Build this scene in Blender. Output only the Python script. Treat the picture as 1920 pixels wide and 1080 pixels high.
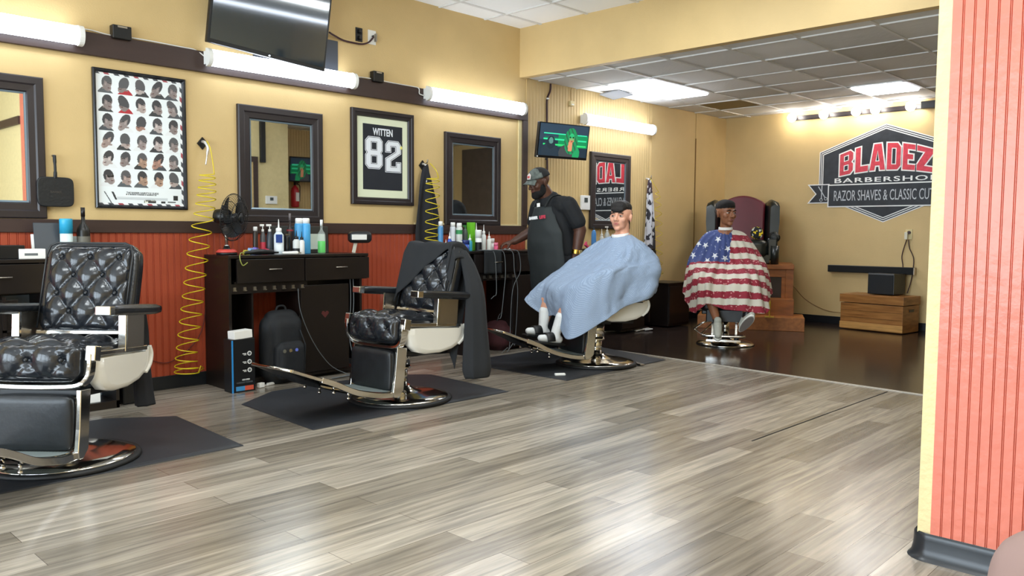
import bpy, bmesh, math, random
from mathutils import Vector, Matrix, Euler
from math import sin, cos, pi, radians as R, sqrt, hypot, atan2, exp
random.seed(7)
for o in list(bpy.data.objects): bpy.data.objects.remove(o)
SC = bpy.context.scene; C = SC.collection

# ---------------------------------------------------------------- camera, world, lights, exposure
CAM = Vector((0, -6.0948, 1.2)); F_PX, YAW, PIT, ROL = 1532.0, 0.7641, 0.069, 0.0068
_F = Vector((cos(PIT)*cos(YAW), cos(PIT)*sin(YAW), -sin(PIT)))
_R0 = Vector((sin(YAW), -cos(YAW), 0)); _U0 = _R0.cross(_F)
_R = cos(ROL)*_R0 + sin(ROL)*_U0; _U = -sin(ROL)*_R0 + cos(ROL)*_U0
cd = bpy.data.cameras.new('camera'); camo = bpy.data.objects.new('camera', cd); C.objects.link(camo)
cd.sensor_width = 36; cd.lens = 36*F_PX/1920; cd.clip_start = .05; cd.clip_end = 200
camo.matrix_world = Matrix(((_R.x, _U.x, -_F.x, CAM.x), (_R.y, _U.y, -_F.y, CAM.y), (_R.z, _U.z, -_F.z, CAM.z), (0, 0, 0, 1)))
SC.camera = camo
vs = SC.view_settings; vs.view_transform = 'Standard'; vs.look = 'None'; vs.gamma = 1; vs.use_curve_mapping = False
vs.exposure = 0.12
def at(x, y, Y=None, X=None, Z=None):
    """the point of the place seen at a pixel of the 1920x1080 photograph, on a plane of the room"""
    d = _F + _R*((x-960)/F_PX) - _U*((y-540)/F_PX)
    if Y is not None: t = (Y-CAM.y)/d.y
    elif X is not None: t = (X-CAM.x)/d.x
    else: t = (Z-CAM.z)/d.z
    return CAM + d*t
wd = bpy.data.worlds.new('world'); SC.world = wd; wd.use_nodes = True
wd.node_tree.nodes['Background'].inputs[0].default_value = (.80, .90, 1, 1)
wd.node_tree.nodes['Background'].inputs[1].default_value = 1.3
def area(name, loc, rot, sx, sy, power, col=(1, 1, 1)):
    l = bpy.data.lights.new(name, 'AREA'); l.shape = 'RECTANGLE'; l.size = sx; l.size_y = sy; l.energy = power; l.color = col
    o = bpy.data.objects.new(name, l); o.location = loc; o.rotation_euler = rot; C.objects.link(o); return o
# daylight entering through the storefront windows behind the camera
for k, yy in enumerate((-1.6, -3.7, -5.8)):
    area('window_daylight', (-3.25, yy, 1.55), (0, R(-90), 0), 2.3, 1.8, 135, (.76, .89, 1))
# added area lamps under the high ceiling, out of view; one brightens the beam
for (x, y) in ((.8, -2.8), (4.9, -2.4), (.8, -5.0), (2.6, -4.3)):
    area('ceiling_light', (x, y, 3.33), (0, 0, 0), 1.15, .55, 44, (.90, .97, 1))

# ---------------------------------------------------------------- helpers
def lin(c):
    f = lambda v: v/12.92 if v <= .04045 else ((v+.055)/1.055)**2.4
    if isinstance(c, str): c = tuple(int(c[i:i+2], 16)/255 for i in (0, 2, 4))
    return tuple(f(v) for v in c[:3]) + (1,)
MATS = {}
def mat(name, col, rough=.5, metal=0, noise=0, nscale=8, bump=0, bscale=60, emit=None, estr=0, trans=0, coat=0, ior=1.45, spec=None, stretch=None, dark=None, alpha=1):
    if name in MATS: return MATS[name]
    m = bpy.data.materials.new(name); m.use_nodes = True; nt = m.node_tree; b = nt.nodes['Principled BSDF']
    c = lin(col); b.inputs['Base Color'].default_value = c
    b.inputs['Roughness'].default_value = rough; b.inputs['Metallic'].default_value = metal; b.inputs['IOR'].default_value = ior
    if spec is not None: b.inputs['Specular IOR Level'].default_value = spec
    if coat: b.inputs['Coat Weight'].default_value = coat; b.inputs['Coat Roughness'].default_value = .08
    if trans: b.inputs['Transmission Weight'].default_value = trans
    if alpha < 1: b.inputs['Alpha'].default_value = alpha
    if emit: b.inputs['Emission Color'].default_value = lin(emit); b.inputs['Emission Strength'].default_value = estr
    if noise or bump:
        tc = nt.nodes.new('ShaderNodeTexCoord'); mp = nt.nodes.new('ShaderNodeMapping'); nt.links.new(tc.outputs['Object'], mp.inputs[0])
        if stretch: mp.inputs['Scale'].default_value = stretch
    if noise:
        n = nt.nodes.new('ShaderNodeTexNoise'); n.inputs['Scale'].default_value = nscale; n.inputs['Detail'].default_value = 4
        nt.links.new(mp.outputs[0], n.inputs[0])
        mx = nt.nodes.new('ShaderNodeMix'); mx.data_type = 'RGBA'
        mx.inputs[6].default_value = lin(dark) if dark else tuple(v*(1-noise) for v in c[:3])+(1,)
        mx.inputs[7].default_value = c if dark else tuple(min(1, v*(1+noise)) for v in c[:3])+(1,)
        rp = nt.nodes.new('ShaderNodeMapRange'); rp.inputs[1].default_value = .3; rp.inputs[2].default_value = .7
        nt.links.new(n.outputs[0], rp.inputs[0]); nt.links.new(rp.outputs[0], mx.inputs[0]); nt.links.new(mx.outputs[2], b.inputs['Base Color'])
    if bump:
        n2 = nt.nodes.new('ShaderNodeTexNoise'); n2.inputs['Scale'].default_value = bscale; n2.inputs['Detail'].default_value = 3
        nt.links.new(mp.outputs[0], n2.inputs[0]); bp = nt.nodes.new('ShaderNodeBump'); bp.inputs['Strength'].default_value = bump; bp.inputs['Distance'].default_value = .01
        nt.links.new(n2.outputs[0], bp.inputs['Height']); nt.links.new(bp.outputs[0], b.inputs['Normal'])
    MATS[name] = m; return m
def colmat(name, rough=.5, emit=0, bump=0):
    """a printed / dyed surface: its colours live in the mesh attribute 'Col'"""
    if name in MATS: return MATS[name]
    m = bpy.data.materials.new(name); m.use_nodes = True; nt = m.node_tree; b = nt.nodes['Principled BSDF']
    a = nt.nodes.new('ShaderNodeAttribute'); a.attribute_name = 'Col'; nt.links.new(a.outputs['Color'], b.inputs['Base Color']); b.inputs['Roughness'].default_value = rough
    if emit: nt.links.new(a.outputs['Color'], b.inputs['Emission Color']); b.inputs['Emission Strength'].default_value = emit
    if bump:
        n2 = nt.nodes.new('ShaderNodeTexNoise'); n2.inputs['Scale'].default_value = 40
        bp = nt.nodes.new('ShaderNodeBump'); bp.inputs['Strength'].default_value = bump; bp.inputs['Distance'].default_value = .01
        nt.links.new(n2.outputs[0], bp.inputs['Height']); nt.links.new(bp.outputs[0], b.inputs['Normal'])
    MATS[name] = m; return m

def basis(d):
    d = Vector(d).normalized(); a = Vector((0, 0, 1)) if abs(d.z) < .9 else Vector((1, 0, 0))
    x = d.cross(a).normalized(); return x, d.cross(x).normalized(), d
class MB:
    def __init__(s, M=None): s.bm = bmesh.new(); s.M = M or Matrix(); s.mi = 0
    def v(s, p): return s.bm.verts.new(s.M @ Vector(p))
    def f(s, vs_, smooth=False):
        try:
            f = s.bm.faces.new(vs_); f.material_index = s.mi; f.smooth = smooth; return f
        except ValueError: return None
    def box(s, c, d, rot=None):
        m = Matrix.Translation(c) @ (Euler(rot).to_matrix().to_4x4() if rot else Matrix())
        vv = [s.v(m @ Vector((x*d[0]/2, y*d[1]/2, z*d[2]/2))) for x in (-1, 1) for y in (-1, 1) for z in (-1, 1)]
        for q in ((0, 1, 3, 2), (4, 6, 7, 5), (0, 4, 5, 1), (2, 3, 7, 6), (0, 2, 6, 4), (1, 5, 7, 3)): s.f([vv[i] for i in q])
        return s
    def b2(s, a, b): return s.box([(a[i]+b[i])/2 for i in range(3)], [abs(b[i]-a[i]) for i in range(3)])
    def rings(s, rings, cap=True, closed=True, smooth=True):
        rr = [[s.v(p) for p in r] for r in rings]; n = len(rr[0])
        for a, b in zip(rr, rr[1:]):
            for i in range(n if closed else n-1): s.f([a[i], a[(i+1) % n], b[(i+1) % n], b[i]], smooth)
        if cap and closed: s.f(rr[0][::-1]); s.f(rr[-1])
        return s
    def cyl(s, a, b, r, r2=None, n=20, smooth=True):
        a = Vector(a); b = Vector(b); r2 = r if r2 is None else r2; x, y, _ = basis(b-a)
        s.rings([[p + (x*cos(2*pi*k/n) + y*sin(2*pi*k/n))*q for k in range(n)] for p, q in ((a, r), (b, r2))], smooth=smooth); return s
    def tube(s, pts, r, n=8, closed=False, cap=True):
        pts = [Vector(p) for p in pts]; rings = []; N = len(pts); x = None
        for i, p in enumerate(pts):
            d = (pts[(i+1) % N] - pts[i-1]) if closed else (pts[min(i+1, N-1)] - pts[max(i-1, 0)])
            d.normalize()
            if x is None: x, y, _ = basis(d)
            else: x = (x - d*x.dot(d)).normalized(); y = d.cross(x)
            rr = r[i] if isinstance(r, (list, tuple)) else r
            rings.append([p + (x*cos(2*pi*k/n) + y*sin(2*pi*k/n))*rr for k in range(n)])
        if closed: rings.append(rings[0])
        s.rings(rings, cap=cap and not closed); return s
    def bar(s, pts, w, h, up=(0, 1, 0)):
        """flat bar swept along pts; w along 'up', h across"""
        pts = [Vector(p) for p in pts]; rings = []; up = Vector(up)
        for i, p in enumerate(pts):
            d = (pts[min(i+1, len(pts)-1)] - pts[max(i-1, 0)]).normalized(); u = (up - d*up.dot(d)).normalized(); n = d.cross(u)
            rings.append([p+u*w/2+n*h/2, p-u*w/2+n*h/2, p-u*w/2-n*h/2, p+u*w/2-n*h/2])
        s.rings(rings, smooth=False); return s
    def lathe(s, prof, c=(0, 0, 0), axis=(0, 0, 1), n=32, smooth=True, cap=True):
        c = Vector(c); x, y, d = basis(axis)
        s.rings([[c + d*z + (x*cos(2*pi*k/n)+y*sin(2*pi*k/n))*max(r, 1e-4) for k in range(n)] for r, z in prof], smooth=smooth, cap=cap); return s
    def prism(s, poly, h, M=None):
        """poly in local xy extruded along z 0..h, placed by M"""
        M = M or Matrix(); a = [s.v(M @ Vector((x, y, 0))) for x, y in poly]; b = [s.v(M @ Vector((x, y, h))) for x, y in poly]
        s.f(a[::-1]); s.f(b)
        for i in range(len(a)): s.f([a[i], a[(i+1) % len(a)], b[(i+1) % len(a)], b[i]])
        return s
    def ball(s, c, r, nu=16, nv=10, rot=None):
        r = (r, r, r) if not isinstance(r, (tuple, list)) else r; c = Vector(c); E = Euler(rot).to_matrix() if rot else Matrix.Identity(3)
        s.rings([[c + E @ Vector((r[0]*sin(t)*cos(2*pi*k/nu), r[1]*sin(t)*sin(2*pi*k/nu), r[2]*cos(t))) for k in range(nu)]
                 for t in [max(.02, min(pi-.02, pi*j/nv)) for j in range(nv+1)]]); return s
    def rcone(s, a, b, ra, rb, n=14):
        a = Vector(a); b = Vector(b); x, y, d = basis(b-a); L = (b-a).length; rings = []
        for t in (-.98, -.8, -.45, 0): rings.append((a + d*ra*t, ra*sqrt(max(.002, 1-t*t))))
        for t in (0, .45, .8, .98): rings.append((b + d*rb*t, rb*sqrt(max(.002, 1-t*t))))
        s.rings([[p + (x*cos(2*pi*k/n)+y*sin(2*pi*k/n))*q for k in range(n)] for p, q in rings]); return s
    def chain(s, pts, rad):
        for i in range(len(pts)-1): s.rcone(pts[i], pts[i+1], rad[i], rad[i+1])
        return s
    def grid(s, fn, nu, nv, th=0, smooth=True, closeu=False):
        P = [[Vector(fn(i/nu, j/nv)) for i in range(nu+1)] for j in range(nv+1)]
        V = [[s.v(p) for p in row] for row in P]
        for j in range(nv):
            for i in range(nu): s.f([V[j][i], V[j][i+1], V[j+1][i+1], V[j+1][i]], smooth)
        return s
    def cushion(s, c, size, rad, tuft=None, n=26, face='x', puff=.02, ny=None):
        """rounded box with a puffed, optionally button tufted face; tuft=(a, b, depth, v0)"""
        c = Vector(c); hx, hy, hz = [q/2 for q in size]
        seen = {}
        def pt(p):
            q = Vector((p[0]*hx, p[1]*hy, p[2]*hz)); r = rad
            core = Vector((max(-hx+r, min(hx-r, q.x)), max(-hy+r, min(hy-r, q.y)), max(-hz+r, min(hz-r, q.z))))
            d = q-core
            if d.length > 1e-7: q = core + d.normalized()*min(r, d.length if d.length < r else r)
            return q
        for ax in range(3):
            for sg in (-1, 1):
                g = []
                for j in range(n+1):
                    row = []
                    for i in range(n+1):
                        u = sin((2*i/n-1)*pi/2*.999)*.35 + (2*i/n-1)*.65; v = sin((2*j/n-1)*pi/2*.999)*.35 + (2*j/n-1)*.65
                        p = [0, 0, 0]; p[ax] = sg; p[(ax+1) % 3] = u; p[(ax+2) % 3] = v
                        key = (round(p[0], 5), round(p[1], 5), round(p[2], 5))
                        if key not in seen:
                            q = pt(p); e = (1-p[(ax+1) % 3]**4)*(1-p[(ax+2) % 3]**4)
                            nrm = Vector((0, 0, 0)); nrm[ax] = sg
                            k = puff*e
                            front = (ax == 'xyz'.index(face[0]) and sg == 1) or (len(face) > 1 and ax == 'xyz'.index(face[1]) and sg == 1)
                            if tuft and front:
                                a, b, dep, v0 = tuft
                                yy = q.y; zz = q.z if ax == 0 else q.x
                                pp = (yy/a + (zz-v0)/b); qq = (yy/a - (zz-v0)/b)
                                s1 = abs(sin(pi*pp/2)); s2 = abs(sin(pi*qq/2)); s3 = abs(cos(pi*pp/2)); s4 = abs(cos(pi*qq/2))
                                m_ = (max(1e-4, s1*s2))**.5
                                k += e**.35*(dep*(m_-.55) - dep*.9*exp(-((s1*s1+s2*s2))/.06))
                            seen[key] = s.v(c + q + nrm*k)
                        row.append(seen[key])
                    g.append(row)
                for j in range(n):
                    for i in range(n):
                        q4 = [g[j][i], g[j][i+1], g[j+1][i+1], g[j+1][i]]
                        if sg < 0: q4 = q4[::-1]
                        if len(set(q4)) == 4: s.f(q4, True)
        return s
    def obj(s, name, m, parent=None, bevel=0, recalc=True, seg=2, mods=None, **tags):
        if recalc: bmesh.ops.recalc_face_normals(s.bm, faces=s.bm.faces)
        me = bpy.data.meshes.new(name); s.bm.to_mesh(me); s.bm.free()
        for q in (m if isinstance(m, (list, tuple)) else [m]): me.materials.append(q)
        o = bpy.data.objects.new(name, me); C.objects.link(o)
        if parent is not None: o.parent = parent
        if bevel:
            b = o.modifiers.new('bevel', 'BEVEL'); b.width = bevel; b.segments = seg; b.limit_method = 'ANGLE'; b.angle_limit = R(40)
        for k, v in tags.items(): o[k] = v
        return o
def tag(o, label, category, group=None):
    o['label'] = label; o['category'] = category
    if group: o['group'] = group
    return o
def thing(name, label, category, loc=(0, 0, 0), rz=0, group=None, rot=None):
    o = bpy.data.objects.new(name, None); C.objects.link(o); o.location = loc; o.rotation_euler = rot or (0, 0, rz); o.empty_display_size = .1
    return tag(o, label, category, group)
def struct(mb, name, m, **k):
    o = mb.obj(name, m, **k); o['kind'] = 'structure'; return o
def copy_tree(o, parent=None):
    c = o.copy(); C.objects.link(c); c.parent = parent
    for ch in list(o.children): copy_tree(ch, c)
    return c
def dup(o, label, loc, rz=0, group=None):
    c = copy_tree(o); c.location = loc; c.rotation_euler = (0, 0, rz); c['label'] = label
    if group: c['group'] = group
    return c
def panel(name, M, w, h, nx, ny, colf, m, parent=None, **tags):
    """a flat print: grid in local xy (0..w, 0..h) whose vertex colours come from colf(u, v), v=0 at the bottom"""
    bm = bmesh.new(); cl = bm.loops.layers.float_color.new('Col')
    V = [[bm.verts.new(M @ Vector((w*i/nx, h*j/ny, 0))) for i in range(nx+1)] for j in range(ny+1)]
    for j in range(ny):
        for i in range(nx):
            f = bm.faces.new((V[j][i], V[j][i+1], V[j+1][i+1], V[j+1][i])); c = lin(colf((i+.5)/nx, (j+.5)/ny))
            for l in f.loops: l[cl] = c
    me = bpy.data.meshes.new(name); bm.to_mesh(me); bm.free(); me.materials.append(m)
    o = bpy.data.objects.new(name, me); C.objects.link(o); o.parent = parent
    for k, v in tags.items(): o[k] = v
    return o
def text_bm(body, size=1, bold=0.0, sx=1, extr=.001, spacing=1):
    cu = bpy.data.curves.new('t', 'FONT'); cu.body = body; cu.size = size; cu.offset = bold; cu.extrude = extr; cu.space_character = spacing
    cu.align_x = 'CENTER'; cu.align_y = 'CENTER'; cu.resolution_u = 3
    o = bpy.data.objects.new('t', cu); C.objects.link(o); bpy.context.view_layer.update()
    me = bpy.data.meshes.new_from_object(o.evaluated_get(bpy.context.evaluated_depsgraph_get()))
    bpy.data.objects.remove(o); me.transform(Matrix.Diagonal((sx, 1, 1, 1))); return me
def text(name, body, M, height, width, m, parent=None, bold=.02, extr=.001, spacing=1, shear=None):
    """lettering fitted to width x height, centred at M"""
    me = text_bm(body, 1, bold, 1, extr/max(height, .001), spacing); xs = [v.co.x for v in me.vertices]; ys = [v.co.y for v in me.vertices]
    cx = (max(xs)+min(xs))/2; cy = (max(ys)+min(ys))/2; wx = width/(max(xs)-min(xs)); wy = height/(max(ys)-min(ys))
    me.transform(M @ Matrix.Diagonal((wx, wy, height, 1)) @ Matrix.Translation((-cx, -cy, 0))); me.materials.append(m)
    o = bpy.data.objects.new(name, me); C.objects.link(o); o.parent = parent; return o
def catmull(P, n):
    P = [Vector(p) for p in P]; out = []
    for i in range(len(P)-1):
        a, b, c, d = P[max(i-1, 0)], P[i], P[i+1], P[min(i+2, len(P)-1)]
        for k in range(n):
            t = k/n; out.append(.5*((2*b)+(c-a)*t+(2*a-5*b+4*c-d)*t*t+(3*b-a-3*c+d)*t**3))
    out.append(P[-1]); return out
WALLM = Matrix(((1, 0, 0, 0), (0, 0, -1, 0), (0, 1, 0, 0), (0, 0, 0, 1)))      # local xy -> world xz, local z -> -y (out of the long wall)
BACKM = Matrix(((0, 0, -1, 0), (-1, 0, 0, 0), (0, 1, 0, 0), (0, 0, 0, 1)))     # local x -> -y, local y -> z, local z -> -x (out of the back wall)
def onwall(x, z, d=0): return Matrix.Translation((x, -d, z)) @ WALLM
def onback(y, z, d=0): return Matrix.Translation((10.83-d, y, z)) @ BACKM

# ---------------------------------------------------------------- materials
tan = mat('tan_paint', 'cdb17c', .55, noise=.04, nscale=3, bump=.15, bscale=90)
tan_edge = mat('cream_tan_paint', 'd8c795', .6, noise=.05, nscale=20, bump=.3, bscale=50)
orange = mat('orange_paint', 'a1452b', .45, noise=.06, nscale=5, bump=.1)
coral = mat('coral_paint', 'cf7460', .28, noise=.05, nscale=9, bump=.25, bscale=25)
coral_dark = mat('groove_red', '8f2d1c', .6)
darkwood = mat('dark_stained_wood', '3a2a26', .45, noise=.12, nscale=6, stretch=(.3, 3, 3))
darkframe = mat('dark_frame', '2b2527', .35, noise=.1, nscale=5)
blackbase = mat('black_vinyl_base', '1d2024', .28)
white_tile = mat('ceiling_tile_white', 'e9e7e2', .9, noise=.03, nscale=6, bump=.25, bscale=160)
tbar = mat('tee_bar', 'dad9d6', .5)
tbar_dark = mat('tee_bar_shadow_gap', '5a5a58', .7)
chrome = mat('chrome', 'd9d6d0', .12, 1)
brushed = mat('brushed_metal', 'a8a196', .32, 1)
leather = mat('black_leather', '181b20', .24, noise=.2, nscale=30, bump=.12, bscale=70, coat=.25)
leather2 = mat('black_vinyl', '17191c', .38, noise=.3, nscale=14, bump=.08, bscale=40)
enamel = mat('white_enamel', 'dcd9d0', .22, coat=.4)
rubber = mat('black_rubber', '161616', .6)
matrub = mat('mat_rubber', '26282c', .55, noise=.15, nscale=4, bump=.15, bscale=200)
blackplastic = mat('black_plastic', '101113', .35)
blackwood = mat('black_laminate', '17110f', .32, noise=.15, nscale=4)
white = mat('white_plastic', 'e6e6e2', .4)
paper = mat('white_paper', 'eceae4', .7)
yellow = mat('yellow_hose', 'd9c21f', .35)
mirror = mat('mirror_glass', 'e6e9e8', .015, 1)
tube_em = mat('lit_diffuser', 'ffffff', .5, emit='e4efff', estr=13)
# ---------------------------------------------------------------- the room
def plank_mat():
    m = bpy.data.materials.new('grey_brown_planks'); m.use_nodes = True; nt = m.node_tree; b = nt.nodes['Principled BSDF']; N = nt.nodes.new; L = nt.links.new
    tc = N('ShaderNodeTexCoord'); br = N('ShaderNodeTexBrick'); br.offset = .37; br.offset_frequency = 2; br.squash = 1
    mp0 = N('ShaderNodeMapping'); mp0.inputs['Location'].default_value = (.31, .05, 0); L(tc.outputs['Object'], mp0.inputs[0]); L(mp0.outputs[0], br.inputs[0])
    br.inputs['Scale'].default_value = 1; br.inputs['Brick Width'].default_value = 1.22; br.inputs['Row Height'].default_value = .152
    br.inputs['Mortar Size'].default_value = .0012; br.inputs['Mortar Smooth'].default_value = .1; br.inputs['Bias'].default_value = 0
    br.inputs['Color1'].default_value = lin('7b746a'); br.inputs['Color2'].default_value = lin('a9a298'); br.inputs['Mortar'].default_value = lin('5a5047')
    mp = N('ShaderNodeMapping'); mp.inputs['Scale'].default_value = (.9, 15, 1); L(tc.outputs['Object'], mp.inputs[0])
    n1 = N('ShaderNodeTexNoise'); n1.inputs['Scale'].default_value = 1.7; n1.inputs['Detail'].default_value = 6; n1.inputs['Roughness'].default_value = .6; n1.inputs['Distortion'].default_value = .5; L(mp.outputs[0], n1.inputs[0])
    r = N('ShaderNodeValToRGB'); e = r.color_ramp.elements; e[0].position = .33; e[0].color = lin('5f584e'); e[1].position = .68; e[1].color = lin('d0cabf'); L(n1.outputs[0], r.inputs[0])
    mx = N('ShaderNodeMix'); mx.data_type = 'RGBA'; mx.blend_type = 'OVERLAY'; mx.inputs[0].default_value = .62; L(br.outputs['Color'], mx.inputs[6]); L(r.outputs[0], mx.inputs[7])
    mp2 = N('ShaderNodeMapping'); mp2.inputs['Scale'].default_value = (2.2, 60, 1); L(tc.outputs['Object'], mp2.inputs[0])
    n2 = N('ShaderNodeTexNoise'); n2.inputs['Scale'].default_value = 1.5; n2.inputs['Detail'].default_value = 5; L(mp2.outputs[0], n2.inputs[0])
    mx2 = N('ShaderNodeMix'); mx2.data_type = 'RGBA'; mx2.blend_type = 'SOFT_LIGHT'; mx2.inputs[0].default_value = .35; L(mx.outputs[2], mx2.inputs[6]); L(n2.outputs[0], mx2.inputs[7])
    L(mx2.outputs[2], b.inputs['Base Color'])
    n3 = N('ShaderNodeTexNoise'); n3.inputs['Scale'].default_value = 2.3; n3.inputs['Detail'].default_value = 3; L(tc.outputs['Object'], n3.inputs[0])
    mr = N('ShaderNodeMapRange'); mr.inputs[3].default_value = .15; mr.inputs[4].default_value = .29; L(n3.outputs[0], mr.inputs[0]); L(mr.outputs[0], b.inputs['Roughness'])
    b.inputs['IOR'].default_value = 1.6
    bp = N('ShaderNodeBump'); bp.inputs['Strength'].default_value = .12; bp.inputs['Distance'].default_value = .004; L(n1.outputs[0], bp.inputs['Height']); L(bp.outputs[0], b.inputs['Normal'])
    return m
planks = plank_mat()
darkfloor = mat('dark_painted_floor', '2e2420', .17, noise=.25, nscale=2.5, bump=.05, bscale=6)
E_ = 6.456; BX = 10.83; ZL = 2.843; ZH = 3.35; YR = -5.13
# floor: planks up to a slanted seam, dark glossy floor beyond it
mb = MB(); mb.f([mb.v(p) for p in ((-3.4, -7.3, 0), (6.30, -7.3, 0), (6.75, .02, 0), (-3.4, .02, 0))]); struct(mb, 'floor', planks)
mb = MB(); mb.f([mb.v(p) for p in ((6.30, -7.3, 0), (10.9, -7.3, 0), (10.9, .02, 0), (6.75, .02, 0))]); struct(mb, 'floor_back_room', darkfloor)
mb = MB(); mb.bar([(6.43, YR, .003), (6.75, 0, .003)], .028, .006, up=(1, -.06, 0)); struct(mb, 'trim_1', mat('pale_seam_strip', 'b6afa4', .4, .3))
a = at(1410, 827, Z=0); b = at(1655, 738, Z=0)
mb = MB(); mb.bar([(a.x, a.y, .0012), (b.x+.1, b.y, .0012)], .007, .0024, up=(0, 1, 0)); struct(mb, 'trim_2', mat('open_plank_seam', '1b1613', .8))

def bead(u0, u1, z0, z1, pitch, put, th=.012, g=.0032):
    """tongue and groove boards with double V grooves, one sheet; put(u, z, d) -> world point"""
    P = [(u0, 0)]; u = u0; s = 1 if u1 > u0 else -1
    while abs(u-u0) < abs(u1-u0)-pitch:
        u += s*pitch
        P += [(u-s*g*3, th), (u-s*g*2, th-.005), (u-s*g, th-.001), (u, th-.001), (u+s*g, th-.005), (u+s*g*2, th)]
    P[0] = (u0, th); P.append((u1, th)); P = [(u0, 0)] + P + [(u1, 0)]
    mb = MB(); A = [mb.v(put(q, z0, d)) for q, d in P]; B_ = [mb.v(put(q, z1, d)) for q, d in P]
    for i in range(len(P)-1): mb.f([A[i], A[i+1], B_[i+1], B_[i]])
    mb.f(A[::-1]); mb.f(B_); return mb
# long wall
struct(MB().b2((-3.4, 0, 0), (10.95, .12, ZH+.1)), 'wall_long', tan)
struct(bead(-3.3, 6.55, .08, 1.19, .052, lambda u, z, d: (u, -d, z)), 'wall_wainscot', orange, recalc=True)
struct(bead(6.56, 8.93, .1, ZL, .05, lambda u, z, d: (u, -d*.7, z)), 'wall_beadboard', tan)
struct(MB().b2((8.93, -.012, .1), (9.995, 0, ZL)).b2((10.01, -.012, .1), (10.83, 0, ZL)), 'wall_panel', tan)
struct(MB().b2((9.993, -.02, .1), (10.012, -.001, 2.5)), 'trim_3', mat('seam_brown', '7a5b2c', .6))
mb = MB().b2((-3.3, -.03, 1.172), (6.56, 0, 1.262)); struct(mb, 'trim_chair_rail', darkwood, bevel=.004)
mb = MB().b2((-3.3, -.035, 2.392), (6.56, 0, 2.548)); struct(mb, 'trim_light_rail', darkwood, bevel=.004)
mb = MB().b2((6.483, -.035, 1.262), (6.56, 0, 2.392)); struct(mb, 'trim_4', darkwood, bevel=.003)
mb = MB().b2((6.435, -.014, 1.262), (6.483, 0, 2.392)).b2((5.0, -.012, 1.262), (6.435, 0, 1.278)); struct(mb, 'trim_5', tan_edge)
struct(MB().b2((-3.3, -.02, 0), (9.0, 0, .1)).b2((9.0, -.02, 0), (10.83, 0, .1)), 'baseboard_long', blackbase, bevel=.003)
# back wall
struct(MB().b2((10.83, -7.3, 0), (10.95, .12, ZL+.6)), 'wall_back', tan)
struct(MB().b2((10.81, -5.9, 0), (10.83, -.02, .1)), 'baseboard_back', blackbase, bevel=.003)
# the block at the right: coral boards on its end, tan on its long side
blk = MB().b2((3.2, -7.3, 0), (6.72, YR, ZH)).b2((6.72, -7.3, 0), (10.83, -5.9, ZH)); struct(blk, 'wall_right', tan_edge)
struct(bead(-5.178, -5.50, .076, 2.9, .0366, lambda u, z, d: (3.2-d, u, z), g=.0017), 'wall_coral_boards', coral)
struct(MB().b2((3.186, -5.51, 2.9), (3.2, -5.13, 2.96)), 'trim_6', darkwood)
struct(MB().b2((3.17, -7.2, 2.5), (3.2, -5.52, 2.6)), 'trim_7', darkwood)
struct(bead(6.73, 10.45, .1, ZL, .05, lambda u, z, d: (u, -5.9+d*.7, z)), 'wall_back_room_side', tan)
mb = MB(); path = [Vector((3.2, y, 0)) for y in (-5.85, -5.6, -5.4, -5.25)] + [Vector((3.2+.045*(1-cos(t)), YR-.045+.045*sin(t)+.004, 0)) for t in [pi/2*k/5 for k in range(6)]] + [Vector((x, YR+.004, 0)) for x in (3.4, 4.5, 6.72)]
prof = [(.012, .1), (.018, .092), (.018, .075), (.02, .045), (.026, .018), (.036, .004), (.04, 0)]; rings = []
for i, p in enumerate(path):
    d = (path[min(i+1, len(path)-1)]-path[max(i-1, 0)]).normalized(); n = Vector((-d.y, d.x, 0))
    rings.append([p + n*o_ + Vector((0, 0, z)) for o_, z in prof])
for i in range(len(rings)): pass
mb.rings(rings, cap=False, closed=False); struct(mb, 'baseboard_right', blackbase)
# wall behind the camera's side and the storefront
struct(MB().b2((-3.4, -7.3, 0), (3.2, -7.2, ZH+.1)), 'wall_near', tan)
mb = MB().b2((-3.4, -7.3, 0), (-3.3, .12, .35)).b2((-3.4, -7.3, 2.75), (-3.3, .12, ZH+.1))
for y0, y1 in ((-7.3, -6.75), (-4.85, -4.65), (-2.75, -2.55), (-.65, .12)): mb.b2((-3.4, y0, .35), (-3.3, y1, 2.75))
struct(mb, 'wall_front', tan)
glass = mat('window_glass', 'f4fbff', .02, trans=1, ior=1.1)
for k, yy in enumerate((-1.6, -3.7, -5.8)):
    fr = MB()
    for a_, b_ in (((-.97, .35), (-.9, 2.75)), ((.9, .35), (.97, 2.75)), ((-.9, .35), (.9, .42)), ((-.9, 2.68), (.9, 2.75)), ((-.03, .42), (.03, 2.68))):
        fr.b2((-3.38, yy+a_[0], a_[1]), (-3.32, yy+b_[0], b_[1]))
    w = fr.obj('window_%d' % (k+1), brushed); w['kind'] = 'structure'
    MB().b2((-3.352, yy-.9, .42), (-3.348, yy+.9, 2.68)).obj('window_pane', glass, parent=w)
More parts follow.
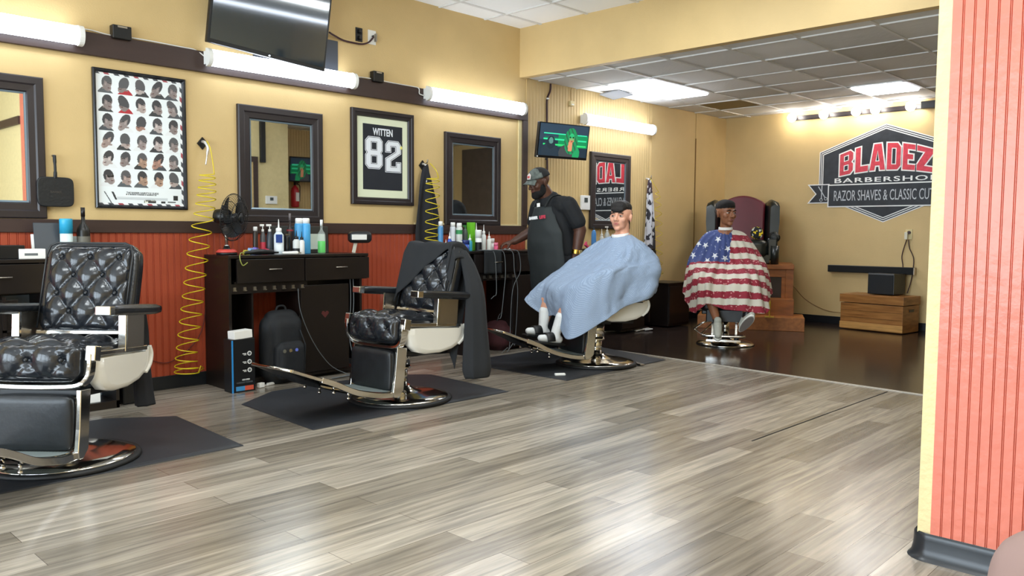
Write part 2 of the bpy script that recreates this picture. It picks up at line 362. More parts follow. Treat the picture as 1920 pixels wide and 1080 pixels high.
# beam and ceilings
struct(MB().b2((E_, -7.3, ZL), (E_+.09, 0, ZH+.1)), 'wall_beam', tan)
tile_c = colmat('ceiling_tiles', .85, bump=.25)
def ceiling(name, x0, x1, y0, y1, z, ox, oy, p, skip, cf):
    bm = bmesh.new(); cl = bm.loops.layers.float_color.new('Col'); rnd = random.Random(4)
    i0 = int(math.floor((x0-ox)/p)); i1 = int(math.ceil((x1-ox)/p)); j0 = int(math.floor((y0-oy)/p)); j1 = int(math.ceil((y1-oy)/p))
    for i in range(i0, i1):
        for j in range(j0, j1):
            if (i, j) in skip: continue
            a, b, c, d = max(x0, ox+i*p), min(x1, ox+(i+1)*p), max(y0, oy+j*p), min(y1, oy+(j+1)*p)
            if b-a < .01 or d-c < .01: continue
            dz = [rnd.uniform(0, .007) for _ in range(4)]
            f = bm.faces.new([bm.verts.new(q) for q in ((a, c, z+.004+dz[0]), (a, d, z+.004+dz[1]), (b, d, z+.004+dz[2]), (b, c, z+.004+dz[3]))])
            col = lin(cf(i, j, rnd))
            for l in f.loops: l[cl] = col
    me = bpy.data.meshes.new(name); bm.to_mesh(me); bm.free(); me.materials.append(tile_c); o = bpy.data.objects.new(name, me); C.objects.link(o); o['kind'] = 'structure'
    g = MB(); k = i0
    for i in range(i0, i1+1):
        x = ox+i*p
        if x0 < x < x1: g.b2((x-.012, y0, z-.002), (x+.012, y1, z+.014))
    for j in range(j0, j1+1):
        y = oy+j*p
        if y0 < y < y1: g.b2((x0, y-.012, z-.0035), (x1, y+.012, z+.012))
    g.obj('ceiling_grid', tbar, parent=o)
    return o
gx, gy, gp = 6.765, -.39, .645
def lowc(i, j, r):
    if (i, j) == (4, -1): return '8b7646'
    if (i, j) in ((3, -2), (5, -2), (1, -5)): return 'c2c0ba'
    v = r.uniform(.84, .91); return (v, v*.995, v*.985)
TR1 = [(1, -1), (2, -1)]; TR2 = [(4, -4)]
ceiling('ceiling_back_room', E_+.09, BX, -5.9, 0, ZL+.004, gx, gy, gp, set(TR1+TR2), lowc)
def highc(i, j, r): v = r.uniform(.95, .97); return (v, v, v*.99)
HT = {(-3, -5), (2, -5)}
ceiling('ceiling', -3.3, E_, -7.2, 0, ZH, 5.93, -.30, .61, set(), highc)
struct(MB().b2((-3.4, -7.3, ZH+.06), (10.95, .12, ZH+.12)), 'ceiling_slab', white_tile)
dif_em = mat('troffer_diffuser', 'ffffff', .5, emit='eef5ff', estr=11)
def troffer(cells, label, nm='ceiling_light'):
    xs = [gx+i*gp for i, j in cells]; ys = [gy+j*gp for i, j in cells]
    x0, x1, y0, y1 = min(xs)+.014, max(xs)+gp-.014, min(ys)+.014, max(ys)+gp-.014
    t = thing(nm, label, 'ceiling light', ((x0+x1)/2, (y0+y1)/2, ZL))
    w, d = (x1-x0)/2, (y1-y0)/2
    f = MB().b2((-w, -d, .0), (-w+.03, d, .06)).b2((w-.03, -d, 0), (w, d, .06)).b2((-w, -d, 0), (w, -d+.03, .06)).b2((-w, d-.03, 0), (w, d, .06)).b2((-w, -d, .06), (w, d, .07))
    f.obj('frame', white, t); MB().b2((-w+.03, -d+.03, -.022), (w-.03, d-.03, .02)).obj('diffuser', dif_em, t, bevel=.015)
troffer(TR1, 'large blown-out recessed ceiling light in the lower ceiling just behind the tan beam')
troffer(TR2, 'square recessed ceiling light above the row of round track bulbs')
# tile hanging out of its frame near the long wall
mb = MB(); mb.M = Matrix.Translation((7.95, -.17, ZL-.012)) @ Euler((R(-7), R(2), R(8))).to_matrix().to_4x4(); mb.box((0, 0, 0), (.34, .26, .012))
o = mb.obj('ceiling_tile', mat('tile_edge_grey', '8d8f92', .8)); tag(o, 'grey ceiling tile piece hanging loose beside the long wall above the fluorescent light', 'ceiling tile')

# ---------------------------------------------------------------- wall lights on the rail
def wall_light(x0, x1, z, label):
    t = thing('fluorescent_light', label, 'light', ((x0+x1)/2, -.03, z), group='fluorescent wall lights'); L_ = (x1-x0)/2
    MB().box((0, -.02, 0), (2*L_, .05, .1)).obj('housing', white, t, bevel=.004)
    mb = MB(); rings = []
    for x in (-L_+.03, L_-.03): rings.append([(x, -.045-.06*sin(a_)**.7, .062*cos(a_)) for a_ in [pi*k/12 for k in range(13)]])
    mb.rings(rings, smooth=True); mb.obj('lit_cover', tube_em, t)
    for x in (-L_+.015, L_-.015):
        mb = MB(); mb.rings([[(x+s*.016, -.04-.068*sin(a_)**.7, .068*cos(a_)) for a_ in [pi*k/12 for k in range(13)]] for s in (-1, 1)], smooth=False); mb.obj('end_cap', white, t)
    return t
wall_light(.70, 2.05, 2.50, 'fluorescent light on the dark rail at the far left above the haircut poster side')
wall_light(2.925, 4.275, 2.50, 'fluorescent light on the dark rail below the large black television')
wall_light(5.09, 6.44, 2.50, 'fluorescent light on the dark rail above the third mirror, by the end of the rail')
wall_light(7.455, 8.865, 2.505, 'fluorescent light in the back room on the tan beadboard, above the mirror with red letters')
# a strip light on the high ceiling over the far side of the room (it shows in the television's glass)
t = thing('strip_light', 'long ceiling strip light seen reflected in the large television', 'light', (5.3, -3.70, ZH-.002), R(3)); 
MB().box((0, 0, -.02), (2.1, .2, .04)).obj('housing', white, t); MB().box((0, 0, -.055), (2.04, .13, .03)).obj('lit_tube', tube_em, t, bevel=.012)
# low voltage boxes on the rail, cables along it
for x, z, w, lab in ((2.32, 2.577, .13, 'small black box on the dark rail between the first two wall lights'), (4.546, 2.58, .115, 'small black box on the dark rail between the second and third wall lights')):
    t = thing('power_box', lab, 'power box', (x, 0, z), group='black boxes on the rail')
    MB().box((0, -.035, 0), (w, .06, .095)).obj('body', blackplastic, t, bevel=.006); MB().box((0, -.068, .035), (w*.5, .006, .012)).obj('clip', brushed, t)
def cable(name, pts, r, m, label, cat='cable', n=6, sub=8):
    return tag(MB().tube(catmull(pts, sub), r, 6).obj(name, m), label, cat)
wcab = mat('white_cable', 'deddd8', .5); bcab = mat('black_cable', '111112', .5); brcab = mat('dark_brown_cable', '3a1f22', .5)
cable('cable', [(2.04, -.03, 2.555), (2.12, -.02, 2.565), (2.25, -.02, 2.553), (2.4, -.02, 2.56), (2.55, -.02, 2.56), (2.75, -.02, 2.555), (2.86, -.025, 2.55), (2.93, -.04, 2.51)], .005, wcab, 'white cable on the dark rail running to the light under the television')
cable('cable', [(4.27, -.04, 2.53), (4.35, -.02, 2.555), (4.5, -.02, 2.56), (4.75, -.02, 2.555), (4.98, -.02, 2.553), (5.03, -.04, 2.54), (5.03, -.05, 2.49), (5.09, -.05, 2.48)], .005, wcab, 'white cable on the dark rail running to the third wall light')
# ---------------------------------------------------------------- mirrors, poster, jersey, televisions on the long wall
def frame(name, label, cat, x0, x1, z0, z1, bw, m, d=.035, inner=None, gl=None, glname='glass', lip=None, put=onwall, yaw=0):
    t = thing(name, label, cat, put((x0+x1)/2, (z0+z1)/2).translation); t.matrix_world = Matrix.Translation((0, -.014 if yaw else 0, 0)) @ put((x0+x1)/2, (z0+z1)/2) @ Matrix.Rotation(yaw, 4, 'Y'); w = abs(x1-x0)/2; h = (z1-z0)/2
    def ringp(a, b, za, zb, mb):
        o_ = [(-a[0], -a[1]), (a[0], -a[1]), (a[0], a[1]), (-a[0], a[1])]; i_ = [(-b[0], -b[1]), (b[0], -b[1]), (b[0], b[1]), (-b[0], b[1])]
        O = [mb.v((x, y, za)) for x, y in o_]; I = [mb.v((x, y, zb)) for x, y in i_]
        for k in range(4): mb.f([O[k], O[(k+1) % 4], I[(k+1) % 4], I[k]])
    mb = MB(); seq = [((w, h), 0), ((w, h), d*.8), ((w-.008, h-.008), d), ((w-bw*.45, h-bw*.45), d), ((w-bw*.55, h-bw*.55), d*.8), ((w-bw+.008, h-bw+.008), d*.75), ((w-bw, h-bw), d*.35)]
    for (a_, za), (b_, zb) in zip(seq, seq[1:]): ringp(a_, b_, za, zb, mb)
    mb.obj('frame', m, t)
    if lip:
        mb = MB(); ringp((w-bw, h-bw), (w-bw-lip[0], h-bw-lip[0]), d*.5, d*.4, mb); mb.obj('inner_lip', lip[1], t)
    if gl: MB().b2((-w+bw-.004, -h+bw-.004, d*.2), (w-bw+.004, h-bw+.004, d*.34)).obj(glname, gl, t)
    return t, w-bw, h-bw
lipm = mat('blue_grey_lip', '6f7f8a', .3, .3)
frame('wall_mirror', 'dark framed mirror at the far left beside the hanging pan', 'mirror', .95, 1.815, 1.265, 2.197, .105, darkframe, gl=mirror, lip=(.012, lipm))
frame('wall_mirror', 'dark framed mirror behind the fan, reflecting a red fire extinguisher', 'mirror', 3.2, 3.978, 1.262, 2.19, .105, darkframe, gl=mirror, lip=(.012, lipm))
frame('wall_mirror', 'dark framed mirror to the left of the standing barber, showing a dark door', 'mirror', 5.377, 6.15, 1.262, 2.174, .1, darkframe, gl=mirror, lip=(.012, lipm))
frame('wall_mirror', 'dark framed mirror in the back room showing reversed red and white sign lettering', 'mirror', 7.657, 8.443, 1.24, 2.15, .1, darkframe, gl=mirror, lip=(.01, lipm), yaw=R(-.45))
# framed jersey
t, w, h = frame('framed_jersey', 'framed black football jersey with large white number 82 between two mirrors', 'framed jersey', 4.276, 4.98, 1.436, 2.286, .066, darkframe)
MB().b2((-w, -h, .004), (w, h, .008)).obj('mat_board', mat('cream_board', 'dbe0c4', .8), t)
jm = mat('black_jersey', '20232b', .8, noise=.1, nscale=6); MB().b2((-w+.065, -h+.07, .008), (w-.06, h-.06, .0095)).obj('jersey', jm, t)
wl = mat('jersey_white', 'dfe3ea', .7); gl_ = mat('jersey_outline', '8f97a3', .7)
E8o = [(.18, 0), (.82, 0), (1, .13), (1, .43), (.92, .5), (1, .57), (1, .87), (.82, 1), (.18, 1), (0, .87), (0, .57), (.08, .5), (0, .43), (0, .13)]
E8i = [[(.36, .18), (.64, .18), (.64, .4), (.36, .4)], [(.36, .6), (.64, .6), (.64, .82), (.36, .82)]]
E2o = [(0, 0), (1, 0), (1, .34), (.66, .34), (.66, .2), (.38, .2), (.38, .36), (1, .6), (1, .87), (.82, 1), (.18, 1), (0, .87), (0, .62), (.38, .62), (.38, .8), (.62, .8), (.62, .66), (0, .44)]
def inset(poly, d, sx, sy):
    """offset a closed ccw polygon inwards by d (in final units)"""
    P = [Vector((x*sx, y*sy)) for x, y in poly]; out = []; n = len(P); ar = sum(P[i].x*P[(i+1) % n].y-P[(i+1) % n].x*P[i].y for i in range(n)); s = 1 if ar > 0 else -1
    for i in range(n):
        a_, b_, c_ = P[i-1], P[i], P[(i+1) % n]; e1 = (b_-a_).normalized(); e2 = (c_-b_).normalized(); n1 = Vector((-e1.y, e1.x))*s; n2 = Vector((-e2.y, e2.x))*s
        k = n1+n2; k = k/max(.3, (k.dot(n1))) if k.length > 1e-6 else n1; out.append(b_+k*d)
    return out
def poly_face(mb, P, z, h, M=None):
    """triangulated flat polygon with a little thickness"""
    M = M or Matrix(); 
    from mathutils.geometry import tessellate_polygon
    tri = tessellate_polygon([[Vector((p[0], p[1], 0)) for p in P]]); V = [mb.v(M @ Vector((p[0], p[1], z+h))) for p in P]
    for t_ in tri: mb.f([V[i] for i in t_])
    W_ = [mb.v(M @ Vector((p[0], p[1], z))) for p in P]
    for i in range(len(P)): mb.f([V[i], V[(i+1) % len(P)], W_[(i+1) % len(P)], W_[i]])
def digit(outer, holes, x0, y0, sx, sy, par):
    T = Matrix.Translation((x0, y0, 0)); 
    for d_, z, m_ in ((0, .0096, wl), (.006, .0102, jm), (.0105, .0108, wl)):
        mb = MB(); poly_face(mb, inset(outer, d_, sx, sy), z, .0003, T)
        mb.obj('number', m_, par)
    for hl in holes:
        for d_, z, m_ in ((-.0075, .0112, jm), (-.003, .0116, wl), (0.0015, .012, jm)):
            mb = MB(); poly_face(mb, inset(hl, d_, sx, sy), z, .0002, T); mb.obj('number', m_, par)
digit(E8o, E8i, -w+.087, -.102, .198, .292, t)
digit(E2o, [], -w+.312, -.124, .186, .292, t)
text('lettering', 'WITTEN', Matrix.Translation((.0, .235, .0098)), .066, .225, wl, t, bold=.03, extr=.0004)
MB().ball((w-.075, .11, .012), (.012, .016, .004)).obj('badge', mat('badge_yellow', 'e8e07a', .4), t)

# haircut poster
def poster_col():
    rnd = random.Random(3); heads = []
    for r_ in range(6):
        for c_ in range(5):
            heads.append(dict(cx=.115+.193*c_, cy=.915-.142*r_, face=1 if rnd.random() < .5 else -1, sk=rnd.choice(('9c8a84', 'a89a95', '8f8482', 'b0a5a2', '857a78')), col=rnd.choice(('4a4f55', '5a5f64', 'e3e6e8', '3b3d40')), hr=rnd.choice(('4a4a4e', '57575a', '3f3f43')), tilt=rnd.uniform(-.25, .25), bk=rnd.random() < .25))
    for k in (1, 6): heads[k]['col'] = 'b02f3a'
    for k in (27, 28, 22, 23): heads[k]['sk'] = 'a08472'
    for k in (23, 12): heads[k]['sk'] = 'a07c6e'
    for k in (25,): heads[k]['gl'] = 1
    def f(u, v):
        x = u*.62; y = v*.93                                # metres on the sheet
        if u < .018 or u > .978 or v < .012 or v > .986:
            s = int((u*.62+v*.93)/.035); return ('4a4e55', 'f0f2f3', '4a4e55', 'f0f2f3', 'a8505a', 'f0f2f3')[s % 6] if v > .986 or u > .978 or v < .012 else 'e8ecee'
        for H in heads:
            dx = (u-H['cx'])*.62; dy = (v-H['cy'])*.93
            if abs(dx) > .062 or dy > .068 or dy < -.072: continue
            s = H['face']; X = (dx*cos(H['tilt']*s)-dy*sin(H['tilt']*s))*s; Y = dx*s*sin(H['tilt']*s)+dy*cos(H['tilt']*s)
            e = (X/.036)**2+((Y-.014)/.046)**2
            jaw = ((X-.012)/.026)**2+((Y+.022)/.026)**2
            if e < 1 or jaw < 1:
                if H['bk'] and Y > -.015: return H['hr']
                if Y > .026-.35*(X+.03) + (.012 if X > .02 else 0) or (X < -.018 and Y > -.012): return H['hr']
                if abs(Y-.012) < .0035 and .004 < X < .03: return '2c2625'
                if H.get('gl') and abs(Y-.01) < .008 and X > -.01: return '17171a'
                if abs(Y+.022) < .003 and .012 < X < .03: return '5f3f3b'
                if ((X+.006)/.007)**2+((Y+.001)/.011)**2 < 1: return tuple(int(H['sk'][i:i+2], 16)/255*1.15 for i in (0, 2, 4))
                if X > .022 and Y < 0: return tuple(int(H['sk'][i:i+2], 16)/255*1.12 for i in (0, 2, 4))
                return H['sk']
            if dy < -.022 and dy > -.062 and abs(dx+s*.012) < .02+(-.022-dy)*.9: return H['col'] if dy < -.034 or abs(dx+s*.012) > .018 else H['sk']
        if v < .1:
            if .3 < u < .66 and .078 < v < .088: return '4b5157' if int(u*150) % 3 else 'e9edee'
            if .2 < u < .8 and .04 < v < .066: return 'b9c0c4' if int(v*260) % 2 else 'e4e9eb'
            if .515 < u < .655 and .018 < v < .062: return 'd8dc3a' if v > .042 and .525 < u < .645 else ('3a3d40' if v < .036 and u > .56 else '54584a' if (u < .523 or u > .647 or v > .058) else 'e6e8d8')
            if abs((u-.06)-(.1-v)*.9) < .006 and u < .14: return '34383c'
            if abs((u-.15)-(.1-v)*.7) < .012 and .04 < v: return '34383c'
            if .87 < u < .93 and .045 < v < .085: return '26292c'
            if .72 < u < .77 and .02 < v < .035: return '33363a'
            if .80 < u < .9 and .026 < v < .034: return '55595d'
        return 'e7edef'
    return f
t, w, h = frame('haircut_poster', 'black framed poster of thirty haircut heads on a white sheet', 'poster', 2.128, 2.785, 1.346, 2.318, .026, mat('gloss_black_frame', '14161c', .2), d=.03)
MB().b2((-w, -h, .004), (w, h, .008)).obj('sheet', paper, t)
panel('print', Matrix.Translation((-w, -h, .0085)), 2*w, 2*h, 210, 310, poster_col(), colmat('poster_print', .35), t)
text('title', 'THE BARBER HAIRSTYLE GUIDE', Matrix.Translation((0, -h+.088, .0092)), .014, .23, mat('print_grey', '3c4147', .6), t, bold=.02, extr=.0002)
text('lettering', 'BARBER CUTS', Matrix.Translation((.055, -h+.035, .0092)), .014, .07, mat('print_black', '1d1f22', .6), t, bold=.02, extr=.0002)

# pan-shaped board hanging by the first mirror
t = thing('hanging_pan', 'black square skillet-shaped plaque hanging by its handle beside the first mirror', 'pan', (1.865, -.035, 1.345))
mb = MB(); q = []
for k in range(40):
    a_ = 2*pi*k/40; c_, s_ = cos(a_), sin(a_); q.append((.113*(abs(c_)**.35)*(1 if c_ > 0 else -1), .1+.1*(abs(s_)**.35)*(1 if s_ > 0 else -1)))
mb.prism(q, .022, WALLM); mb.obj('pan', mat('cast_iron', '17191b', .5, bump=.2), t, bevel=.006)
mb = MB(); mb.tube(catmull([(0, -.012, .19), (0, -.016, .24), (0, -.012, .3), (0, -.008, .345)], 5), [.012]*5+[.009]*5+[.011]*6, 8); mb.obj('handle', MATS['cast_iron'], t)
text('lettering', 'BARBER', Matrix.Translation((0, -.023, .1)) @ WALLM, .015, .07, mat('faint_lettering', '3a3532', .5), t, extr=.0004)
MB().cyl((0, 0, .345), (0, .035, .345), .006).obj('nail', brushed, t)

# large television tilted above the second light
gloss_screen = mat('television_glass', '22313d', .05, coat=1, ior=1.75)
tv = thing('television', 'large black wall television tilted down above the second fluorescent light', 'television', (3.415, -.12, 2.565), rot=(R(5), R(4.2), 0))
MB().b2((-.515, -.02, 0), (.515, .02, .62)).obj('casing', blackplastic, tv, bevel=.006)
MB().b2((-.495, -.0225, .03), (.495, -.019, .60)).obj('screen', gloss_screen, tv)
MB().b2((-.2, .02, .15), (.2, .06, .5)).obj('mount', blackplastic, tv)
MB().ball((0, -.0225, .014), (.008, .003, .006)).obj('power_led', mat('led_white', 'ffffff', emit='cfe6ff', estr=3), tv)
o = MB().b2((3.35, -.022, 2.56), (4.142, -.001, 2.83)).obj('back_board', mat('dark_grey_board', '3c4048', .45), bevel=.002); tag(o, 'dark grey board fixed to the wall behind the large television', 'board')
# sockets
t = thing('wall_plate', 'black double socket plate with a plug right of the large television', 'socket', (4.375, 0, 2.93)); MB().box((0, -.004, 0), (.072, .008, .12)).obj('plate', blackplastic, t, bevel=.002)
for z in (.028, -.028): MB().box((0, -.02, z), (.03, .03, .032)).obj('plug', blackplastic, t, bevel=.003)
t = thing('wall_plate', 'white cable plate beside the black double socket, right of the large television', 'socket', (4.515, 0, 2.93)); MB().box((0, -.004, 0), (.085, .008, .125)).obj('plate', white, t, bevel=.002)
MB().box((.03, -.02, .0), (.012, .03, .07)).obj('connector', brushed, t); MB().cyl((0, -.008, .01), (0, -.03, .01), .006).obj('plug', blackplastic, t)
cable('cable', [(4.03, -.06, 2.88), (4.1, -.03, 2.87), (4.2, -.015, 2.85), (4.3, -.02, 2.845), (4.4, -.02, 2.85), (4.47, -.025, 2.88), (4.515, -.03, 2.93)], .008, brcab, 'dark cable from the large television to the white wall plate')

# small television in the back room, tilted, on a ceiling pole
def tvimg(u, v):
    def bl(cx, cy, rx, ry): return ((u-cx)/rx)**2+((v-cy)/ry)**2 < 1
    if bl(.66, .62, .055, .13) or bl(.66, .55, .05, .1):
        if bl(.63, .62, .018, .025) or bl(.69, .62, .018, .025): return '0d2b1c'
        if v < .53: return 'b4785a' if not bl(.665, .5, .02, .02) else '7a4a3a'
        return '2aa268' if v > .6 else '6a9a60'
    if bl(.64, .33, .045, .22) and v > .18: return 'c08060'
    if bl(.65, .5, .14, .42): return '1f7f50' if (int(u*37+v*11) % 3) else '28543f'
    if bl(.63, .12, .22, .3): return '3b3f42' if u < .7 else '1f8a55'
    if bl(.24, .48, .045, .1): return '4f7a74'
    if bl(.24, .42, .085, .2): return '1f2c36'
    if bl(.22, .12, .17, .3): return '22303c'
    for y, c_ in ((.70, '35c99a'), (.53, '2fc088'), (.36, '2fbf6a')):
        if abs(v-y) < .022 and u > .08 and u < .97: return c_
    if .3 < v < .7 and u > .38: return '157a4c'
    if .5 < v < .6 and u > .1: return '1b5a48'
    return '2b3c4c' if v > .5 else '1f2e3b'
t = thing('small_television', 'small television showing a green-lit singer, mounted high behind the barber', 'television', (6.76, -.33, 1.985), rot=(R(9), 0, R(-12)))
MB().b2((-.34, -.02, 0), (.34, .02, .37)).obj('casing', blackplastic, t, bevel=.005)
panel('screen', Matrix.Translation((-.325, -.0225, .025)) @ WALLM, .65, .335, 110, 60, tvimg, colmat('screen_picture', .2, emit=.9), t)
MB().b2((-.1, .02, .08), (.1, .05, .28)).obj('bracket', blackplastic, t); MB().bar([(0, .05, .2), (.03, .32, .22)], .05, .03, up=(0, 0, 1)).obj('arm', blackplastic, t)
MB().ball((-.33, -.025, .012), (.008, .004, .008)).obj('led', white, t); MB().ball((-.2, -.01, -.012), (.014, .012, .012)).obj('foot', blackplastic, t)
cable('cable', [(6.938, -.02, 2.84), (6.93, -.02, 2.76), (6.88, -.02, 2.66), (6.88, -.02, 2.5), (6.885, -.02, 2.3), (6.89, -.02, 2.05), (6.9, -.02, 1.75)], .011, brcab, 'dark brown cable dropping from the ceiling behind the small television')
for z in (2.67, 2.40): tag(MB().box((6.881, -.03, z), (.035, .014, .016)).obj('cable_clip', white), 'white clip holding the dark cable ' + ('near the ceiling' if z > 2.5 else 'just above the small television'), 'cable clip', 'white cable clips')
cable('cable', [(7.31, -.014, 2.84), (7.29, -.014, 2.8), (7.3, -.014, 2.7)], .004, mat('tan_cable', 'b79a68', .6), 'thin tan cable running down to the small box on the back room wall')
t = thing('alarm_box', 'small tan box at the end of a thin cable on the back room wall', 'alarm box', (7.3, -.01, 2.665)); MB().box((0, -.015, 0), (.07, .03, .055)).obj('body', tan_edge, t, bevel=.004); MB().box((0, -.032, -.012), (.04, .006, .01)).obj('button', white, t)
t = thing('thermostat', 'white thermostat with dark square display between the barber and the sign mirror', 'thermostat', (7.575, -.008, 1.545)); MB().box((0, -.012, 0), (.165, .025, .17)).obj('body', white, t, bevel=.005); MB().box((0, -.026, .03), (.06, .004, .055)).obj('display', mat('display_grey', '3f4a4a', .3), t)

# things on the far side of the room that show in the mirrors
t = thing('thermostat', 'white thermostat reflected in the mirror behind the fan', 'thermostat', (6.42, YR, 1.65)); MB().box((0, .012, 0), (.19, .024, .12)).obj('body', white, t, bevel=.005); MB().box((0, .026, .015), (.055, .004, .045)).obj('display', MATS['display_grey'], t)
t = thing('fire_extinguisher', 'red fire extinguisher reflected in the mirror behind the fan', 'fire extinguisher', (7.24, -5.8, 1.57))
MB().lathe([(.03, 0), (.062, .006), (.065, .03), (.065, .27), (.055, .315), (.03, .34), (.022, .36)], (0, 0, 0)).obj('cylinder', mat('extinguisher_red', 'b5242c', .25), t)
MB().cyl((0, 0, .35), (0, 0, .4), .02).box((.03, 0, .41), (.1, .02, .015)).box((.02, 0, .385), (.07, .02, .012), (0, R(-15), 0)).obj('valve_handle', blackplastic, t)
MB().tube(catmull([(.02, .02, .38), (.07, .03, .36), (.08, .02, .25), (.072, .02, .1)], 6), .009).obj('hose', blackplastic, t); MB().b2((-.02, .063, .1), (.04, .067, .24)).obj('paper_label', paper, t)
t = thing('small_television', 'second small television reflected in the mirror behind the fan', 'television', (7.33, -5.62, 1.98), rot=(R(9), 0, R(190)))
MB().b2((-.29, -.02, 0), (.29, .02, .4)).obj('casing', blackplastic, t, bevel=.005)
panel('screen', Matrix.Translation((-.275, -.0225, .02)) @ WALLM, .55, .36, 50, 30, tvimg, colmat('screen_picture_dim', .15, emit=.25), t)
MB().bar([(0, .02, .2), (0, .27, .22)], .05, .03, up=(0, 0, 1)).obj('arm', blackplastic, t)
d1 = MB().b2((5.15, YR, 0), (5.22, YR+.03, 2.2)).b2((6.13, YR, 0), (6.2, YR+.03, 2.2)).b2((5.15, YR, 2.2), (6.2, YR+.03, 2.28)).obj('door_1', darkwood); d1['kind'] = 'structure'
MB().b2((5.22, YR, 0), (6.13, YR+.012, 2.2)).obj('door_panel', tan, parent=d1); MB().ball((5.32, YR+.05, 1.0), .03).obj('door_handle', brushed, parent=d1)
d2 = MB().b2((10.78, -5.62, 0), (10.83, -4.6, 2.76)).obj('door_2', mat('grey_brown_door', '584b40', .5, noise=.1), bevel=.004); d2['kind'] = 'structure'
MB().ball((10.75, -5.5, 1.0), .03).obj('door_handle', brushed, parent=d2)
o = MB().b2((6.24, YR, 2.2), (6.32, YR+.05, 2.95)).obj('wall_speaker', blackplastic, bevel=.005); tag(o, 'thin black speaker high on the far wall, seen in the mirror behind the fan', 'speaker')

# ---------------------------------------------------------------- coiled yellow air hoses on wall hooks
def coil(name, x, zt, pts, n, rad, label, y=-.08, r=.0042, tail=None):
    """pts: centre line (x, z, radius scale) from top to bottom"""
    t = thing(name, label, 'air hose', (0, 0, 0), group='coiled yellow air hoses'); t.location = (x, -.001, zt)
    cl = catmull([(p[0]-x, p[1]-zt, p[2]) for p in pts], 40); N = len(cl); path = []
    for i, p in enumerate(cl):
        ph = 2*pi*n*i/(N-1)
        for q in (0,): path.append((p.x+rad*p.z*cos(ph), y+rad*p.z*.8*sin(ph), p.y))
    # resample finely along the phase
    fine = []
    M_ = int(n*16)
    for k in range(M_+1):
        f_ = k/M_*(N-1); i = min(int(f_), N-2); g = f_-i; p = cl[i].lerp(cl[i+1], g); ph = 2*pi*n*k/M_
        fine.append((p.x+rad*p.z*cos(ph), y+rad*p.z*.8*sin(ph), p.y))
    top = [(0, y*.6, .02), (.005, y, -.05), fine[0]]
    if tail: fine += tail
    MB().tube(catmull(top, 6)[:-1]+[Vector(p) for p in fine], r, 6).obj('coiled_hose', yellow, t)
    return t
def hook(t, dia=True):
    mb = MB(); 
    if dia: mb.prism([(-.042, .005), (0, .055), (.042, .01), (0, -.04)], .012, WALLM); mb.obj('hook_plate', blackplastic, t)
    MB().tube(catmull([(0, -.01, .02), (0, -.05, .01), (.01, -.07, -.03), (0, -.075, -.1), (-.012, -.08, -.16)], 5), [.012]*6+[.01]*8+[.006]*7, 8).obj('air_gun', mat('steel_white', 'd6d3cf', .25, .6), t)
t = coil('air_hose', 2.915, 1.85, [(2.89, 1.62, .7), (2.885, 1.5, .85), (2.86, 1.32, .95), (2.81, 1.05, 1), (2.77, .76, 1), (2.735, .5, 1), (2.70, .25, 1.0), (2.70, .12, 1.15)], 19, .08, 'longest yellow coiled air hose hanging beside the haircut poster down to the floor', y=-.13, tail=[(-.12, -.16, -1.68), (-.07, -.1, -1.71), (-.1, -.05, -1.75)])
hook(t)
t = coil('air_hose', 5.1, 1.82, [(5.07, 1.7, .9), (5.06, 1.6, 1), (5.06, 1.4, 1), (5.055, 1.2, 1), (5.05, 1.08, 1)], 8.5, .072, 'yellow coiled air hose hanging in front of the black apron', y=-.2)
hook(t)
t = coil('air_hose', 6.72, 1.72, [(6.70, 1.62, .8), (6.70, 1.45, 1), (6.7, 1.25, 1), (6.7, 1.08, 1)], 5.5, .075, 'yellow coiled air hose hanging partly hidden behind the standing barber', y=-.13)
hook(t, False)
t = coil('air_hose', 8.83, 1.87, [(8.93, 1.72, .5), (8.95, 1.5, .8), (8.97, 1.2, .9), (8.98, .9, .9), (9.0, .62, 1)], 9.5, .065, 'thin yellow coiled air hose beside the black and white patterned cape', y=-.12, r=.0035)
hook(t, False)
